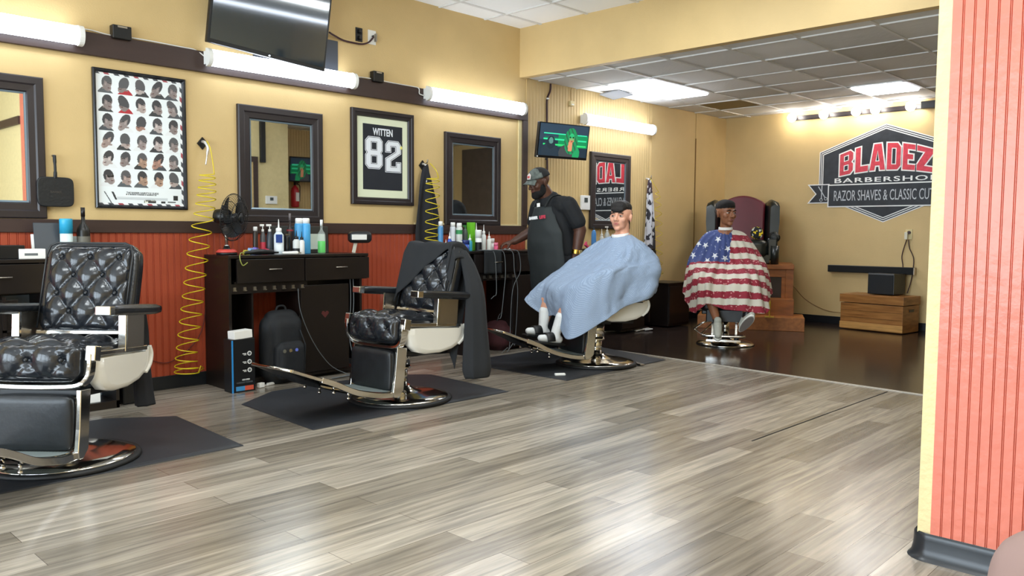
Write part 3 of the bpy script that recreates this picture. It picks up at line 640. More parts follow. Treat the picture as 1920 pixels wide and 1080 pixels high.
# ---------------------------------------------------------------- barber chairs
def make_chair(label, loc, rz):
    t = thing('barber_chair', label, 'barber chair', loc, rz, 'classic barber chairs with white side panels')
    # base and pedestal
    b = MB().lathe([(.362, 0), (.368, .008), (.362, .02), (.345, .024)], cap=True).obj('base_ring', rubber, t)
    MB().lathe([(.345, .018), (.335, .03), (.26, .044), (.16, .056), (.1, .07), (.075, .09), (.07, .1)], cap=True, n=56).obj('base', chrome, t)
    MB().cyl((0, 0, .09), (0, 0, .24), .052, n=32).cyl((0, 0, .23), (0, 0, .385), .072, n=32).cyl((0, 0, .22), (0, 0, .235), .077, n=32).obj('pedestal', chrome, t)
    MB().tube(catmull([(-.02, -.06, .33), (-.05, -.14, .33), (-.1, -.24, .36), (-.14, -.3, .40)], 6), .009).ball((-.14, -.3, .4), .02).obj('pump_lever', chrome, t)
    MB().b2((-.26, -.22, .385), (.2, .22, .425)).b2((-.1, -.1, .36), (.1, .1, .39)).obj('under_frame', blackplastic, t, bevel=.008)
    # enamel sides
    pts = [(.20, .575), (.195, .52), (.165, .455), (.11, .412), (.02, .396), (-.12, .402), (-.24, .428), (-.32, .468), (-.352, .52), (-.36, .60), (-.345, .603), (-.335, .582)]
    for s in (-1, 1):
        mb = MB(); rings = []
        cx, cz = -.08, .54
        for k, (sc, yy) in enumerate(((1, .235), (1, .268), (.985, .283), (.93, .292), (.8, .297))):
            rings.append([(cx+(x-cx)*sc, s*yy, cz+(z-cz)*sc if z < .56 else z-.0015*k) for x, z in pts])
        mb.rings(rings, smooth=True); mb.obj('side_panel', enamel, t, recalc=True)
        MB().bar(catmull([(-.336, s*.292, .605), (-.354, s*.295, .56), (-.338, s*.295, .505), (-.29, s*.293, .462)], 6), .02, .016).obj('rear_trim', enamel, t, bevel=.004)
        MB().b2((-.30, s*.255, .585), (.2, s*.3, .61)).obj('side_rail', chrome, t, bevel=.004)
        MB().box((.225, s*.287, .60), (.055, .05, .075), (0, R(-6), 0)).obj('front_cap', chrome, t, bevel=.005)
        MB().box((-.17, s*.282, .640), (.19, .035, .20)).obj('arm_support', brushed, t, bevel=.004)
        MB().box((-.07, s*.282, .640), (.02, .042, .20)).obj('arm_support_trim', chrome, t, bevel=.003)
        arm = MB().cushion((-.125, s*.302, .757), (.53, .085, .05), .02, n=8, puff=.004).obj('armrest', leather, t)
        MB().box((.145, s*.302, .755), (.05, .078, .046)).obj('arm_cap', chrome, arm, bevel=.005)
    # chrome U round the cushion front
    U_ = [(.235, .283, .6), (.235, .283, .54), (.228, .268, .485), (.22, .225, .447), (.215, .15, .435), (.213, 0, .432)]
    U_ = U_ + [(x, -y, z) for x, y, z in U_[-2::-1]]
    MB().bar(catmull(U_, 4), .05, .022, up=(1, 0, .15)).obj('front_band', chrome, t, bevel=.004)
    sc = MB().cushion((.035, 0, .56), (.50, .475, .19), .055, tuft=(.085, .11, .03, .01), n=34, face='xz', puff=.014).obj('seat_cushion', leather, t)
    bt = MB()
    def button(p, n_, par):
        MB().ball(p, .011, 10, 6).obj('button', leather2, par)
    for yy in (-.17, 0, .17): button((.296, yy, .57), 0, sc)
    # tufted back, leaning
    bk = thing('backrest', '', '', (-.235, 0, .645), rot=(0, R(-13), 0)); bpy.data.objects.remove(bk)
    M = Matrix.Translation((-.235, 0, .64)) @ Euler((0, R(-12), 0)).to_matrix().to_4x4()
    mb = MB(M); mb.cushion((0, 0, .225), (.12, .475, .48), .045, tuft=(.079, .1, .034, -.03), n=52, face='x', puff=.02); back = mb.obj('backrest', leather, t)
    for i in range(-2, 3):
        for j in range(-3, 3):
            # buttons sit on the lattice nodes: y/a + z/b and y/a - z/b both even
            for dy, dz in ((0, 0), (.5, .5)):
                y = (i+dy)*2*.079; z = (j+dz)*2*.1-.03
                if abs(y) < .215 and abs(z) < .2: MB(M).ball((.062, y, .225+z), (.007, .011, .011), 10, 6).obj('button', leather2, back)
    mb = MB(M); mb.b2((-.062, -.25, -.03), (.05, .25, -.008)); mb.obj('back_band', chrome, t, bevel=.004)
    mb = MB(M); mb.tube([(.06, y, z) for y, z in [(a_*.258+cos(k_)*0, b_) for a_, b_, k_ in ()]] or [(.068, -.235, .0), (.068, -.237, .40), (.066, -.223, .455), (.066, -.188, .47), (.066, .188, .47), (.066, .223, .455), (.068, .237, .40), (.068, .235, 0)], .006, 6); mb.obj('piping', leather2, back)
    MB().b2((-.3, -.16, .42), (-.26, .16, .66)).obj('back_hinge', blackplastic, t, bevel=.004)
    # leg rest
    ML = Matrix.Translation((.20, 0, .42)) @ Euler((0, R(3), 0)).to_matrix().to_4x4()
    mb = MB(ML); mb.cushion((.045, 0, -.185), (.06, .40, .26), .018, n=12, puff=.006); mb.obj('leg_rest', leather2, t)
    for s in (-1, 1):
        mb = MB(Matrix.Translation((-.01, s*.222-.0125, 0)) @ Matrix(((1, 0, 0, 0), (0, 0, 1, 0), (0, 1, 0, 0), (0, 0, 0, 1))))
        mb.prism([(.15, .39), (.24, .39), (.245, .20), (.255, .09), (.245, .055), (.21, .055), (.165, .10), (.16, .25)], .025); mb.obj('leg_arm', chrome, t, bevel=.004)
    # foot rest
    rail = catmull([(.21, 0, .075), (.30, 0, .072), (.42, 0, .085), (.56, 0, .115), (.72, 0, .175), (.82, 0, .205)], 5)
    tip = [Vector((.815, 0, .204)), Vector((.90, 0, .228)), Vector((.98, 0, .252)), Vector((1.04, 0, .27))]
    for s in (-1, 1):
        MB().bar([p+Vector((0, s*.205, 0)) for p in rail], .03, .036).obj('foot_rail', chrome, t, bevel=.003)
        MB().bar([p+Vector((0, s*.205, 0)) for p in tip], .026, .02).obj('foot_rail', chrome, t, bevel=.003)
    MB().cyl((1.04, -.2, .27), (1.04, .2, .27), .009).obj('foot_bar', chrome, t)
    mb = MB()
    mb.grid(lambda u, v: (lambda p: (p.x, -.19+.38*u, p.z+.022+.0025*sin(u*2*pi*26)))(rail[int(v*16)]), 104, 16); mb.obj('foot_plate', mat('worn_foot_plate', '8b9696', .4, .3), t)
    mb = MB(); q = rail[14:]+tip[1:]; mb.grid(lambda u, v: (lambda p: (p.x, -.19+.38*u, p.z-.0))(q[int(round(v*(len(q)-1)))]), 4, len(q)-1)
    mb.grid(lambda u, v: (lambda p: (p.x, -.17+.34*u, p.z-.03*sin(pi*v)-.012))(q[int(round(v*(len(q)-1)))]), 4, len(q)-1); mb.obj('kick_plate', leather2, t)
    for x_, z_ in ((.56, .085), (.68, .13)):
        for s in (-1, 1): MB().cyl((x_, s*.15, z_+.03), (x_-.004, s*.15, z_-.018), .008).ball((x_-.004, s*.15, z_-.02), .012).obj('bumper', chrome, t)
    return t
CH1 = (1.395, -1.57, .011); CH2 = (3.60, -1.55, .011); CH3 = (5.84, -1.56, .011)
AZ1, AZ2, AZ3 = R(222), R(184), R(162)
TILT = Matrix.Translation((0, 0, .45)) @ Matrix.Rotation(R(-4.5), 4, 'Y') @ Matrix.Translation((0, 0, -.45))
LOWER = ('base', 'pedestal', 'pump_lever')
c1 = make_chair('empty black tufted barber chair nearest the camera at the left edge', CH1, AZ1)
for ch in c1.children:                                  # the whole seat leans back a little on its pedestal
    if not ch.name.startswith(LOWER):
        for q in [ch] + list(ch.children): q.data.transform(TILT)
    if ch.name.startswith(('under_frame', 'side_panel', 'rear_trim', 'side_rail', 'front_cap', 'front_band', 'seat_cushion')):
        for q in [ch] + list(ch.children): q.data.transform(Matrix.Translation((0, 0, -.05)))
c2 = dup(c1, 'empty barber chair in the middle with a black cloth thrown over its back', CH2, AZ2)
c3 = dup(c1, 'barber chair holding the client in the pale blue cape', CH3, AZ3)
for c_, up in ((c1, .02), (c3, .06)):                   # these chairs are pumped up a little higher
    for ch in c_.children:
        if not ch.name.startswith(LOWER): ch.location.z += up if not ch.name.startswith(('leg_', 'foot_', 'kick_', 'bumper')) else up*.15
# ---------------------------------------------------------------- rubber mats
def floor_mat(pts, label):
    mb = MB(); P = [Vector(p) for p in pts]; c = sum(P, Vector((0, 0)))/len(P)
    def sh(d, z): return [(p.x+(c-p).normalized().x*d, p.y+(c-p).normalized().y*d, z) for p in P]
    mb.rings([sh(0, .0015), sh(.004, .006), sh(.045, .011), sh(.06, .0115)], smooth=False); o = mb.obj('floor_mat', matrub); tag(o, label, 'floor mat', 'black rubber mats under the barber chairs'); return o
floor_mat([(.55, -.95), (1.0, -.72), (1.9, -.72), (2.25, -.97), (2.2, -1.93), (.5, -1.93)], 'black rubber mat under the nearest empty barber chair')
floor_mat([(2.72, -.92), (3.1, -.66), (4.1, -.66), (4.42, -.93), (4.36, -1.89), (2.67, -1.89)], 'black rubber mat under the middle barber chair with the cloth on it')
floor_mat([(5.0, -.66), (5.3, -.6), (6.3, -.6), (6.75, -.92), (6.52, -1.86), (5.02, -1.9)], 'black rubber mat under the chair of the client in the pale blue cape')
# ---------------------------------------------------------------- stations
def make_station(label, x0):
    t = thing('styling_station', label, 'styling station', (x0, 0, 0), 0, 'black styling stations along the long wall'); m = blackwood; D = -.42
    MB().b2((0, D, .985), (1.26, -.03, 1.008)).obj('worktop', m, t, bevel=.002)
    MB().b2((0, D+.005, 0), (.022, -.03, .985)).obj('side_panel', m, t, bevel=.001)
    MB().b2((1.19, D+.03, .1), (1.212, -.03, .985)).obj('side_panel', m, t, bevel=.001)
    MB().b2((.022, -.06, .79), (1.19, -.04, .985)).b2((.05, D+.01, .795), (1.25, -.05, .81)).b2((1.235, D+.01, .80), (1.258, -.04, .985)).obj('drawer_box', m, t)
    for k, (a_, b_) in enumerate(((.06, .63), (.64, 1.255))):
        d = MB().b2((a_, D-.015, .80), (b_, D+.005, .978)).obj('drawer', m, t, bevel=.0015)
        xm = (a_+b_)/2+.02
        MB().cyl((xm-.055, D-.036, .90), (xm+.055, D-.036, .90), .0045).cyl((xm-.04, D-.036, .9), (xm-.04, D-.012, .9), .004).cyl((xm+.04, D-.036, .9), (xm+.04, D-.012, .9), .004).obj('handle', brushed, d)
    MB().b2((.022, D+.01, .72), (.67, D+.025, .795)).obj('hook_rail', m, t)
    for k in range(8): MB().box((.045+.082*k, D+.004, .755), (.022, .012, .03)).box((.045+.082*k, D-.008, .745), (.018, .018, .006)).obj('tool_hook', brushed, t)
    MB().b2((.022, D+.03, .04), (.2, -.05, .055)).b2((.19, D+.02, .04), (.205, -.05, .79)).b2((.022, -.06, .04), (.2, -.045, .79)).obj('niche', m, t)
    MB().b2((.60, D+.02, .03), (.615, -.05, .79)).b2((.6, -.06, .03), (1.19, -.045, .79)).b2((.6, D+.03, .03), (1.19, -.05, .05)).obj('cupboard', m, t)
    d = MB().b2((.61, D+.005, .06), (1.06, D+.022, .76)).obj('cupboard_door', m, t, bevel=.0015)
    hb = MB(); hb.prism([(0, -.03), (.035, .005), (.03, .022), (.015, .026), (0, .014), (-.015, .026), (-.03, .022), (-.035, .005)], .0015, Matrix.Translation((.83, D+.005, .52)) @ WALLM); hb.obj('heart_sticker', mat('faded_red', '50201c', .6), d)
    return t
s2 = make_station('black styling station with drawers behind the middle barber chair, beside the tall product box', 2.9)
s1 = dup(s2, 'black styling station at the left edge behind the nearest barber chair', (.46, 0, 0))
s3 = dup(s2, 'black styling station under the barber\'s hand, with cables hanging over its front', (5.33, 0, 0))
s4 = dup(s2, 'black styling station in the back room behind the client in the pale blue cape', (7.2, 0, 0))
t = thing('low_cabinet', 'low black cabinet standing by the back room wall behind the white chair side', 'cabinet', (8.2, -.28, 0)); t.location = (8.98, -.24, 0)
MB().b2((-.24, -.2, .02), (.24, .2, .55)).obj('body', blackwood, t, bevel=.004); MB().b2((-.23, -.212, .05), (.23, -.2, .52)).obj('door', blackwood, t, bevel=.002)
MB().b2((-.25, -.21, .55), (.25, .21, .567)).obj('top', blackwood, t, bevel=.002)

# ---------------------------------------------------------------- items: bottles and so on
def pm(c, r=.35): return mat('plastic_'+c, c, r)
def bottle(name, label, cat, x, y, z, r, h, col, cap='e9e9e6', kind='cap', lab=None, group=None, n=20, liquid=None):
    t = thing(name, label, cat, (x, y, z), group=group); m = pm(col)
    if kind == 'can':
        MB().lathe([(r*.95, 0), (r, .006), (r, h*.80), (r*.9, h*.84), (r*.7, h*.86)], n=n).obj('body', m, t)
        MB().lathe([(r*.82, h*.84), (r*.82, h*.97), (r*.7, h)], n=n).obj('cap', pm(cap), t)
    elif kind == 'pump':
        MB().lathe([(r*.9, 0), (r, .008), (r, h*.6), (r*.55, h*.72), (r*.35, h*.76)], n=n).obj('body', m, t)
        MB().lathe([(r*.45, h*.74), (r*.45, h*.82), (r*.14, h*.83), (r*.14, h*.93)], n=12).box((-r*.3, 0, h*.96), (r*1.5, r*.45, h*.07)).obj('pump_head', pm(cap), t)
    elif kind == 'jar':
        MB().lathe([(r*.95, 0), (r, .005), (r, h*.62)], n=n).obj('body', m, t); MB().lathe([(r*1.04, h*.62), (r*1.04, h*.96), (r, h)], n=n).obj('lid', pm(cap), t)
    elif kind == 'spray':
        MB().lathe([(r*.92, 0), (r, .01), (r, h*.68), (r*.75, h*.8), (r*.3, h*.86)], n=n).obj('body', m, t)
        MB().lathe([(r*.3, h*.85), (r*.28, h*.93)], n=12).box((-r*.35, 0, h*.965), (r*1.3, r*.4, h*.07)).obj('spray_head', pm(cap), t)
    elif kind == 'needle':
        MB().lathe([(r*.95, 0), (r, .005), (r, h*.55), (r*.5, h*.65)], n=n).obj('body', m, t); MB().lathe([(r*.6, h*.62), (r*.6, h*.74), (r*.2, h*.76), (r*.06, h)], n=12).obj('nozzle', pm(cap), t)
    elif kind == 'liquor':
        MB().lathe([(r*.95, 0), (r, .01), (r, h*.52), (r*.85, h*.6), (r*.32, h*.7), (r*.28, h*.86)], n=n).obj('body', m, t); MB().lathe([(r*.33, h*.82), (r*.33, h)], n=14).obj('cap', pm(cap), t)
    if lab:
        c, z0, z1 = lab; MB().rings([[(r*1.012*cos(a_), r*1.012*sin(a_), q) for a_ in [2*pi*k/24 for k in range(24)]] for q in (z0*h, z1*h)], cap=False).obj('label_band', pm(c, .5), t)
    return t
ST = 1.008
def put(px, top, bot, wpx, Y, **k):
    """size and place of an item standing on a station top from where it is seen"""
    a_ = at(px, bot, Y=Y); b_ = at(px, top, Y=Y); dist = (a_-CAM).length; r_ = max(.012, wpx/2/F_PX*dist); return dict(x=a_.x, y=Y, z=ST, r=r_, h=max(.04, b_.z-ST), **k)
G2 = 'bottles on the station behind the middle chair'; G3 = 'bottles on the station beside the barber'; G4 = 'bottles on the back room station'
bottle('dark_bottle', 'small dark bottle with white cap, leftmost on the station behind the middle chair', 'bottle', **put(479, 425, 465, 9, -.2, col='2c2420', cap='e9e9e6', kind='can', group=G2))
bottle('pump_bottle', 'small bottle with white pump and red label beside the dark capped bottle', 'bottle', **put(493, 420, 466, 10, -.18, col='4b4a4c', kind='pump', lab=('c23a4a', .05, .4), group=G2))
bottle('pump_bottle', 'dark grey bottle with white pump left of the tall white spray bottle', 'bottle', **put(506, 420, 466, 12, -.2, col='3a4048', kind='pump', group=G2))
bottle('spray_bottle', 'tall white bottle with blue square label on the station behind the middle chair', 'bottle', **put(523, 411, 470, 17, -.27, col='d8e6ee', kind='needle', lab=('eaf2f6', .1, .5), group=G2))
t = thing('x', '', '', (0, 0, 0)); bpy.data.objects.remove(t)
p_ = at(524, 440, Y=-.335); o = MB().b2((p_.x-.02, -.318, 1.10), (p_.x+.035, -.314, 1.165)).obj('label_square', pm('27458c', .5)); 
sb = [q for q in bpy.data.objects if q.get('label', '').startswith('tall white bottle with blue square')][0]; o.parent = sb; o.location = (-sb.location.x, -sb.location.y, -sb.location.z)
bottle('spray_can', 'light blue can with white cap, left one of the pair', 'can', **put(561, 409, 466, 16, -.22, col='4b9cd0', kind='can', cap='f2f2ee', group='pair of light blue cans'))
bottle('spray_can', 'light blue can with white cap, right one of the pair', 'can', **put(574, 409, 468, 16, -.24, col='4ba3da', kind='can', cap='f2f2ee', group='pair of light blue cans'))
bottle('oil_bottle', 'small white and black bottle with black nozzle in front of the light blue cans', 'bottle', **put(556, 432, 469, 13, -.34, col='c9cbc8', cap='141416', kind='needle', lab=('222326', .1, .25), group=G2))
bottle('oil_bottle', 'small black bottle in front of the light blue cans, right beside the white one', 'bottle', **put(566, 434, 469, 10, -.36, col='d8d8d4', cap='17181a', kind='needle', group=G2))
bottle('tall_dark_bottle', 'tall slim dark bottle with a red collar behind the clippers', 'bottle', **put(544, 400, 466, 12, -.2, col='2b211e', cap='6a6465', kind='liquor', lab=('8a2f32', .56, .6), group=G2))
t = bottle('tonic_bottle', 'clear bottle half full of bright green tonic with white cap', 'bottle', **put(603, 412, 466, 15, -.27, col='e4ece8', cap='eef0ee', kind='liquor'))
for ch in t.children:
    if ch.name.startswith('body'): ch.data.materials.clear(); ch.data.materials.append(mat('clear_plastic', 'e6efe9', .08, alpha=.18))
MB().lathe([(.028, .006), (.0305, .01), (.0305, .10), (.028, .103)]).obj('liquid', mat('glowing_green_tonic', '08b81e', .2, emit='08c81e', estr=.2), t)  # faint green glow added to the tonic, which is no lamp
# clippers standing, black
t = thing('clippers', 'black clippers standing upright between the tall white bottle and the blue cans', 'clippers', (at(539, 465, Y=-.27).x, -.27, ST)); MB().lathe([(.02, 0), (.022, .05), (.017, .1), (.022, .13), (.02, .15)], n=12).obj('body', blackplastic, t); MB().box((0, -.004, .155), (.04, .01, .012)).obj('blade', brushed, t)
MB().b2((-.05, -.04, .0), (.05, .04, .012)).obj('stand', white, t, bevel=.003)
for k, (px, c, w_, h_) in enumerate(((462, 'c0b44a', 12, .035), (470, '8fb2dc', 13, .05), (478, '6a4fb0', 14, .055), (486, '31303a', 13, .03), (498, 'c83c56', 13, .045))):
    lab = ('small yellowish clipper guard by the fan base', 'pale blue clipper guard right of the yellowish one', 'purple clipper guard in front of the dark capped bottle', 'dark clipper guard between the purple and the red ones', 'red and white clipper guard under the small pumps')[k]
    p_ = at(px, 462, Y=-.3); t = thing('clipper_guard', lab, 'clipper guard', (p_.x, -.3, ST), R(20*k), 'clipper guards by the fan')
    MB().box((0, 0, h_*.35), (.05, .035, h_*.7), (0, R(8), 0)).obj('base', pm(c), t, bevel=.004); mb = MB()
    for q in range(6): mb.box((-.02+.008*q, -.006, h_*.82), (.004, .03, h_*.35), (R(15), 0, 0))
    mb.obj('comb_teeth', pm(c), t)
# picture board leaning behind the bottles
t = thing('leaning_frame', 'dark framed board with a white sheet leaning behind the green bottle', 'frame', (3.93, -.075, ST), rot=(R(-3), 0, 0)); 
MB().b2((-.5, -.01, 0), (.06, .012, .225)).obj('board', mat('dark_grey_frame', '33332f', .5), t, bevel=.004); MB().b2((-.21, -.016, .03), (.02, -.01, .16)).obj('sheet', mat('pale_green_sheet', 'c9d6cc', .6), t)
# headrest resting on the station
p_ = at(670, 466, Y=-.3); t = thing('headrest', 'black chair headrest with a white strip standing on its pale post at the station corner', 'headrest', (p_.x, -.26, ST), R(-8))
MB().box((0, 0, .045), (.03, .012, .09), (0, R(14), 0)).obj('post', mat('ivory_post', 'cfcbbd', .4), t, bevel=.002)
MB().cushion((.05, 0, .135), (.2, .09, .095), .03, n=10, puff=.004).obj('cushion', leather2, t); MB().box((.02, -.05, .135), (.14, .008, .045)).obj('paper_strip', white, t, bevel=.002)
# clippers and cords lying over the front edge
t = thing('clippers', 'black clippers lying on the station edge with their cord, in front of the purple guard', 'clippers', (at(490, 480, Y=-.4).x, -.4, ST+.018), R(6))
MB().chain([(-.14, 0, 0), (-.03, -.005, .008), (.1, 0, .004)], [.012, .022, .016]).box((.13, 0, 0), (.03, .04, .012)).obj('body', blackplastic, t); MB().tube(catmull([(-.14, 0, 0), (-.2, -.03, .0), (-.22, -.05, -.04), (-.2, -.055, -.09), (-.16, -.055, -.07)], 8), .004).obj('cord', MATS['white_cable'] if 0 else pm('8a8f42'), t)
t = thing('trimmer', 'small white and black trimmer lying on the station edge before the tall white bottle', 'trimmer', (at(545, 476, Y=-.4).x, -.4, ST+.014), R(-10)); MB().chain([(-.06, 0, 0), (.05, 0, 0)], [.01, .014]).obj('body', white, t); MB().box((.07, 0, 0), (.02, .03, .008)).obj('blade', brushed, t)
# fan
t = thing('desk_fan', 'black round desk fan with a red ringed foot at the left end of the station', 'fan', (at(425, 462, Y=-.22).x, -.22, ST))
MB().lathe([(.075, 0), (.078, .012), (.07, .024)]).lathe([(.05, .04), (.025, .05), (.02, .07)]).obj('foot', blackplastic, t); MB().lathe([(.077, .018), (.079, .026), (.06, .042), (.045, .044)]).obj('foot_ring', pm('c8473f'), t)
MB().cyl((0, 0, .05), (0, .01, .23), .012).obj('neck', brushed, t); MB().ball((.0, 0, .062), .017).obj('knob', white, t)
MF = Matrix.Translation((.045, -.02, .285)) @ Euler((0, R(4), R(-58))).to_matrix().to_4x4()
hd = MB(MF).lathe([(.03, -.15), (.052, -.14), (.058, -.1), (.056, -.04), (.04, -.03)], axis=(1, 0, 0)).obj('motor_housing', blackplastic, t); MB(MF).cyl((-.09, 0, .05), (-.09, 0, .085), .007).obj('knob', blackplastic, hd)
mb = MB(MF)
for k in range(48):
    a_ = 2*pi*k/48; c_, s_ = cos(a_), sin(a_); mb.tube([(x, r_*c_, r_*s_) for x, r_ in ((-.035, .035), (-.03, .12), (-.012, .172), (.015, .178), (.04, .16), (.06, .1), (.066, .035))], .0014, 4, cap=False)
for x, r_ in ((0, .18), (.055, .12), (-.03, .12), (.064, .05)): mb.tube([(x, r_*cos(2*pi*k/40), r_*sin(2*pi*k/40)) for k in range(40)], .003, 5, closed=True)
mb.lathe([(.035, .062), (.037, .07), (.01, .074)], axis=(1, 0, 0)); mb.obj('cage', blackplastic, t)
mb = MB(MF)
for k in range(3):
    a0 = 2*pi*k/3; mb.grid(lambda u, v: (-.012+.045*(u-.3)*(1 if 1 else 0), (.03+.125*v)*cos(a0+u*1.7-.4*v), (.03+.125*v)*sin(a0+u*1.7-.4*v)), 10, 6)
mb.lathe([(.03, -.03), (.032, .03), (.01, .04)], axis=(1, 0, 0)); mb.obj('blades', mat('smoked_blade', '2a2c2e', .2), t)

# station beside the barber
L3 = [('spray_can', 'tall blue can with white cap beside the black apron', 826, 415, 462, 10, -.25, '4a86b8', 'e4e4df', 'can', None),
      ('small_jar', 'tiny blue and white bottle right of the tall blue can', 836, 449, 464, 7, -.3, '3a66b0', 'e9eef2', 'needle', None),
      ('spray_can', 'white can with a blue foot, second row behind the striped green can', 849, 417, 460, 11, -.2, 'd2d6dc', 'ecece8', 'can', ('3d5fae', .1, .35)),
      ('spray_bottle', 'small blue bottle with white nozzle in front of the white can', 843, 434, 464, 8, -.32, '2f55b0', 'f0f0ee', 'needle', None),
      ('spray_can', 'white and green striped can in the middle of the bottle group', 861, 418, 463, 12, -.26, 'c9cdc6', 'efefeb', 'can', ('2e8a4e', .60, .75)),
      ('spray_bottle', 'dark grey spray bottle behind the lime green carton', 872, 422, 460, 11, -.18, '4a5452', '3f7a4a', 'spray', None),
      ('squeeze_bottle', 'turquoise bottle with white cap in front of the lime green carton', 881, 439, 462, 9, -.3, '3aa4c4', 'e9eef0', 'needle', None),
      ('pump_bottle', 'black bottle with tall white nozzle right of the lime green carton', 893, 418, 462, 12, -.2, '30383a', 'eceeed', 'needle', None),
      ('lotion_bottle', 'white bottle on a black foot in front of the black nozzle bottle', 897, 431, 467, 12, -.33, 'e6e8e6', 'e6e8e6', 'jar', ('15171a', 0.02, .42)),
      ('squeeze_bottle', 'tall plain white bottle with pointed cap', 907, 421, 462, 9, -.22, 'dfe2e0', 'f2f2f0', 'needle', None),
      ('squeeze_bottle', 'short white bottle with thin nozzle beside the pink jar', 917, 434, 464, 9, -.28, 'e2e2dc', 'efeeea', 'needle', None),
      ('small_jar', 'small blue jar with a dark blue lid in front of the turquoise bottle', 873, 450, 467, 14, -.36, '3354a8', '27356e', 'jar', None),
      ('small_jar', 'small grey jar at the foot of the striped green can', 863, 452, 464, 8, -.35, '9aa09a', 'c7cac4', 'jar', None),
      ('small_jar', 'white jar left of the pink jar', 923, 447, 465, 8, -.24, 'e6e2e0', 'f2f0ee', 'jar', None),
      ('small_jar', 'bright pink jar at the right end of the bottle group', 930, 455, 467, 8, -.32, 'd8527a', 'e87a98', 'jar', None),
      ('spray_bottle', 'blue bottle with a dark trigger head at the left end of the back room station', 1113, 425, 461, 9, -.3, '4a8cd0', '2f3b44', 'spray', None),
      ('squeeze_bottle', 'white bottle with pointed cap next to the blue bottle on the back room station', 1128, 429, 458, 8, -.3, 'cfd2cf', 'e8e8e4', 'needle', None),
      ('pump_bottle', 'pale grey pump bottle by the client\'s face on the back room station', 1138, 424, 456, 10, -.24, 'b6b9b6', 'dddcd6', 'pump', None)]
for nm, lab, px, tp, bt_, w_, Y_, c, cp, kd, lb in L3:
    bottle(nm, lab, 'bottle' if 'jar' not in nm else 'jar', **put(px, tp, bt_, w_, Y_, col=c, cap=cp, kind=kd, lab=lb, group=G3 if px < 1000 else G4))
p_ = at(883, 460, Y=-.22); o = MB().b2((p_.x-.03, -.25, ST), (p_.x+.03, -.19, at(883, 417, Y=-.22).z)).obj('carton', pm('6fc22e', .5), bevel=.002); tag(o, 'lime green carton standing among the bottles beside the barber', 'carton')
p_ = at(1101, 456, Y=-.3); t = thing('clips', 'bright pink hair clips at the left of the back room station', 'hair clips', (p_.x, -.3, ST)); MB().box((0, 0, .03), (.08, .03, .025), (0, R(35), 0)).box((-.03, 0, .06), (.05, .02, .02), (0, R(-50), 0)).obj('clip', pm('e0507a'), t, bevel=.003)
for dx, c in ((.06, '6a6a6c'),): pass
p_ = at(958, 462, Y=-.38); t = thing('clippers', 'small clippers being picked up by the barber\'s hand', 'clippers', (p_.x, -.33, ST+.012), R(10)); MB().chain([(-.05, 0, 0), (.04, 0, 0)], [.012, .014]).obj('body', mat('silver_grey', 'a5a5a5', .3, .5), t); MB().box((-.065, 0, 0), (.016, .03, .008)).obj('blade', brushed, t)
o = MB().b2((5.53, -.06, 1.28), (5.9, -.036, 1.297)).obj('small_ledge', darkframe, bevel=.002); tag(o, 'short dark ledge along the foot of the third mirror', 'ledge')
# cloth and cords over the front of that station
a1 = at(908, 475, Y=-.45); b1_ = at(940, 513, Y=-.45)
o = MB().grid(lambda u, v: (a1.x+(b1_.x-a1.x)*u, -.452-.006*sin(u*14)*v, ST+.004-(ST-b1_.z)*v), 16, 10).grid(lambda u, v: (a1.x+(b1_.x-a1.x)*u, -.452+.16*v, ST+.006), 8, 4).obj('black_cloth', mat('black_cloth', '1e2124', .9)); o.modifiers.new('s', 'SOLIDIFY').thickness = .004; tag(o, 'small black cloth hanging over the front edge of the station beside the barber', 'cloth')
for k, (xa, xb, zb, s_) in enumerate(((920, 932, .55, .02), (938, 946, .35, -.03), (955, 972, .08, .05), (966, 962, .05, -.02))):
    A = at(xa, 474, Y=-.45); B_ = at(xb, 560, Y=-.48)
    lab = ('grey cord, leftmost of the four hanging over the station front beside the barber', 'short grey cord second from the left over the station front beside the barber', 'long grey cord that hangs from the station front to the floor beside the barber', 'long grey cord nearest the barber\'s apron, hanging to the floor')[k]
    cable('cord', [(A.x-.08, -.36, ST+.008), (A.x, -.435, ST+.008), (A.x+.05, -.455, ST-.03), (A.x+.06, -.465, .8), (B_.x, -.47, .6), (B_.x-.04, -.475, zb+.02), (B_.x-.1, -.5, max(.012, zb))] + ([(B_.x-.2, -.52, .012)] if zb < .1 else []), .004, mat('grey_cord', '5c6062', .5), lab, 'cord')
for k in range(2):
    x_ = 4.0+.03*k
    cable('cord', [(x_, -.38, .80), (x_-.01, -.4, .6), (x_-.03, -.41, .3), (x_+.02*k, -.45, .05), (x_-.1+.1*k, -.5, .012), (x_-.3, -.55, .012)], .0045, mat('grey_cord', '5c6062', .5), 'grey cord hanging under the right end of the station behind the middle chair, ' + ('left one' if k == 0 else 'right one'), 'cord')
cable('cord', [(3.47, -.435, .74), (3.49, -.44, .55), (3.6, -.445, .3), (3.75, -.46, .1), (3.9, -.5, .012)], .003, mat('grey_cord', '5c6062', .5), 'thin grey cord curving across the cupboard door with the heart sticker', 'cord')
cable('cord', [(2.92, -.03, .75), (2.88, -.03, .45), (2.78, -.03, .3), (2.6, -.025, .2), (2.42, -.025, .28), (2.36, -.025, .45), (2.3, -.025, .5)], .0035, mat('dark_red_cord', '5a2018', .5), 'thin dark cord drooping over the orange boards beside the coiled hose', 'cord')

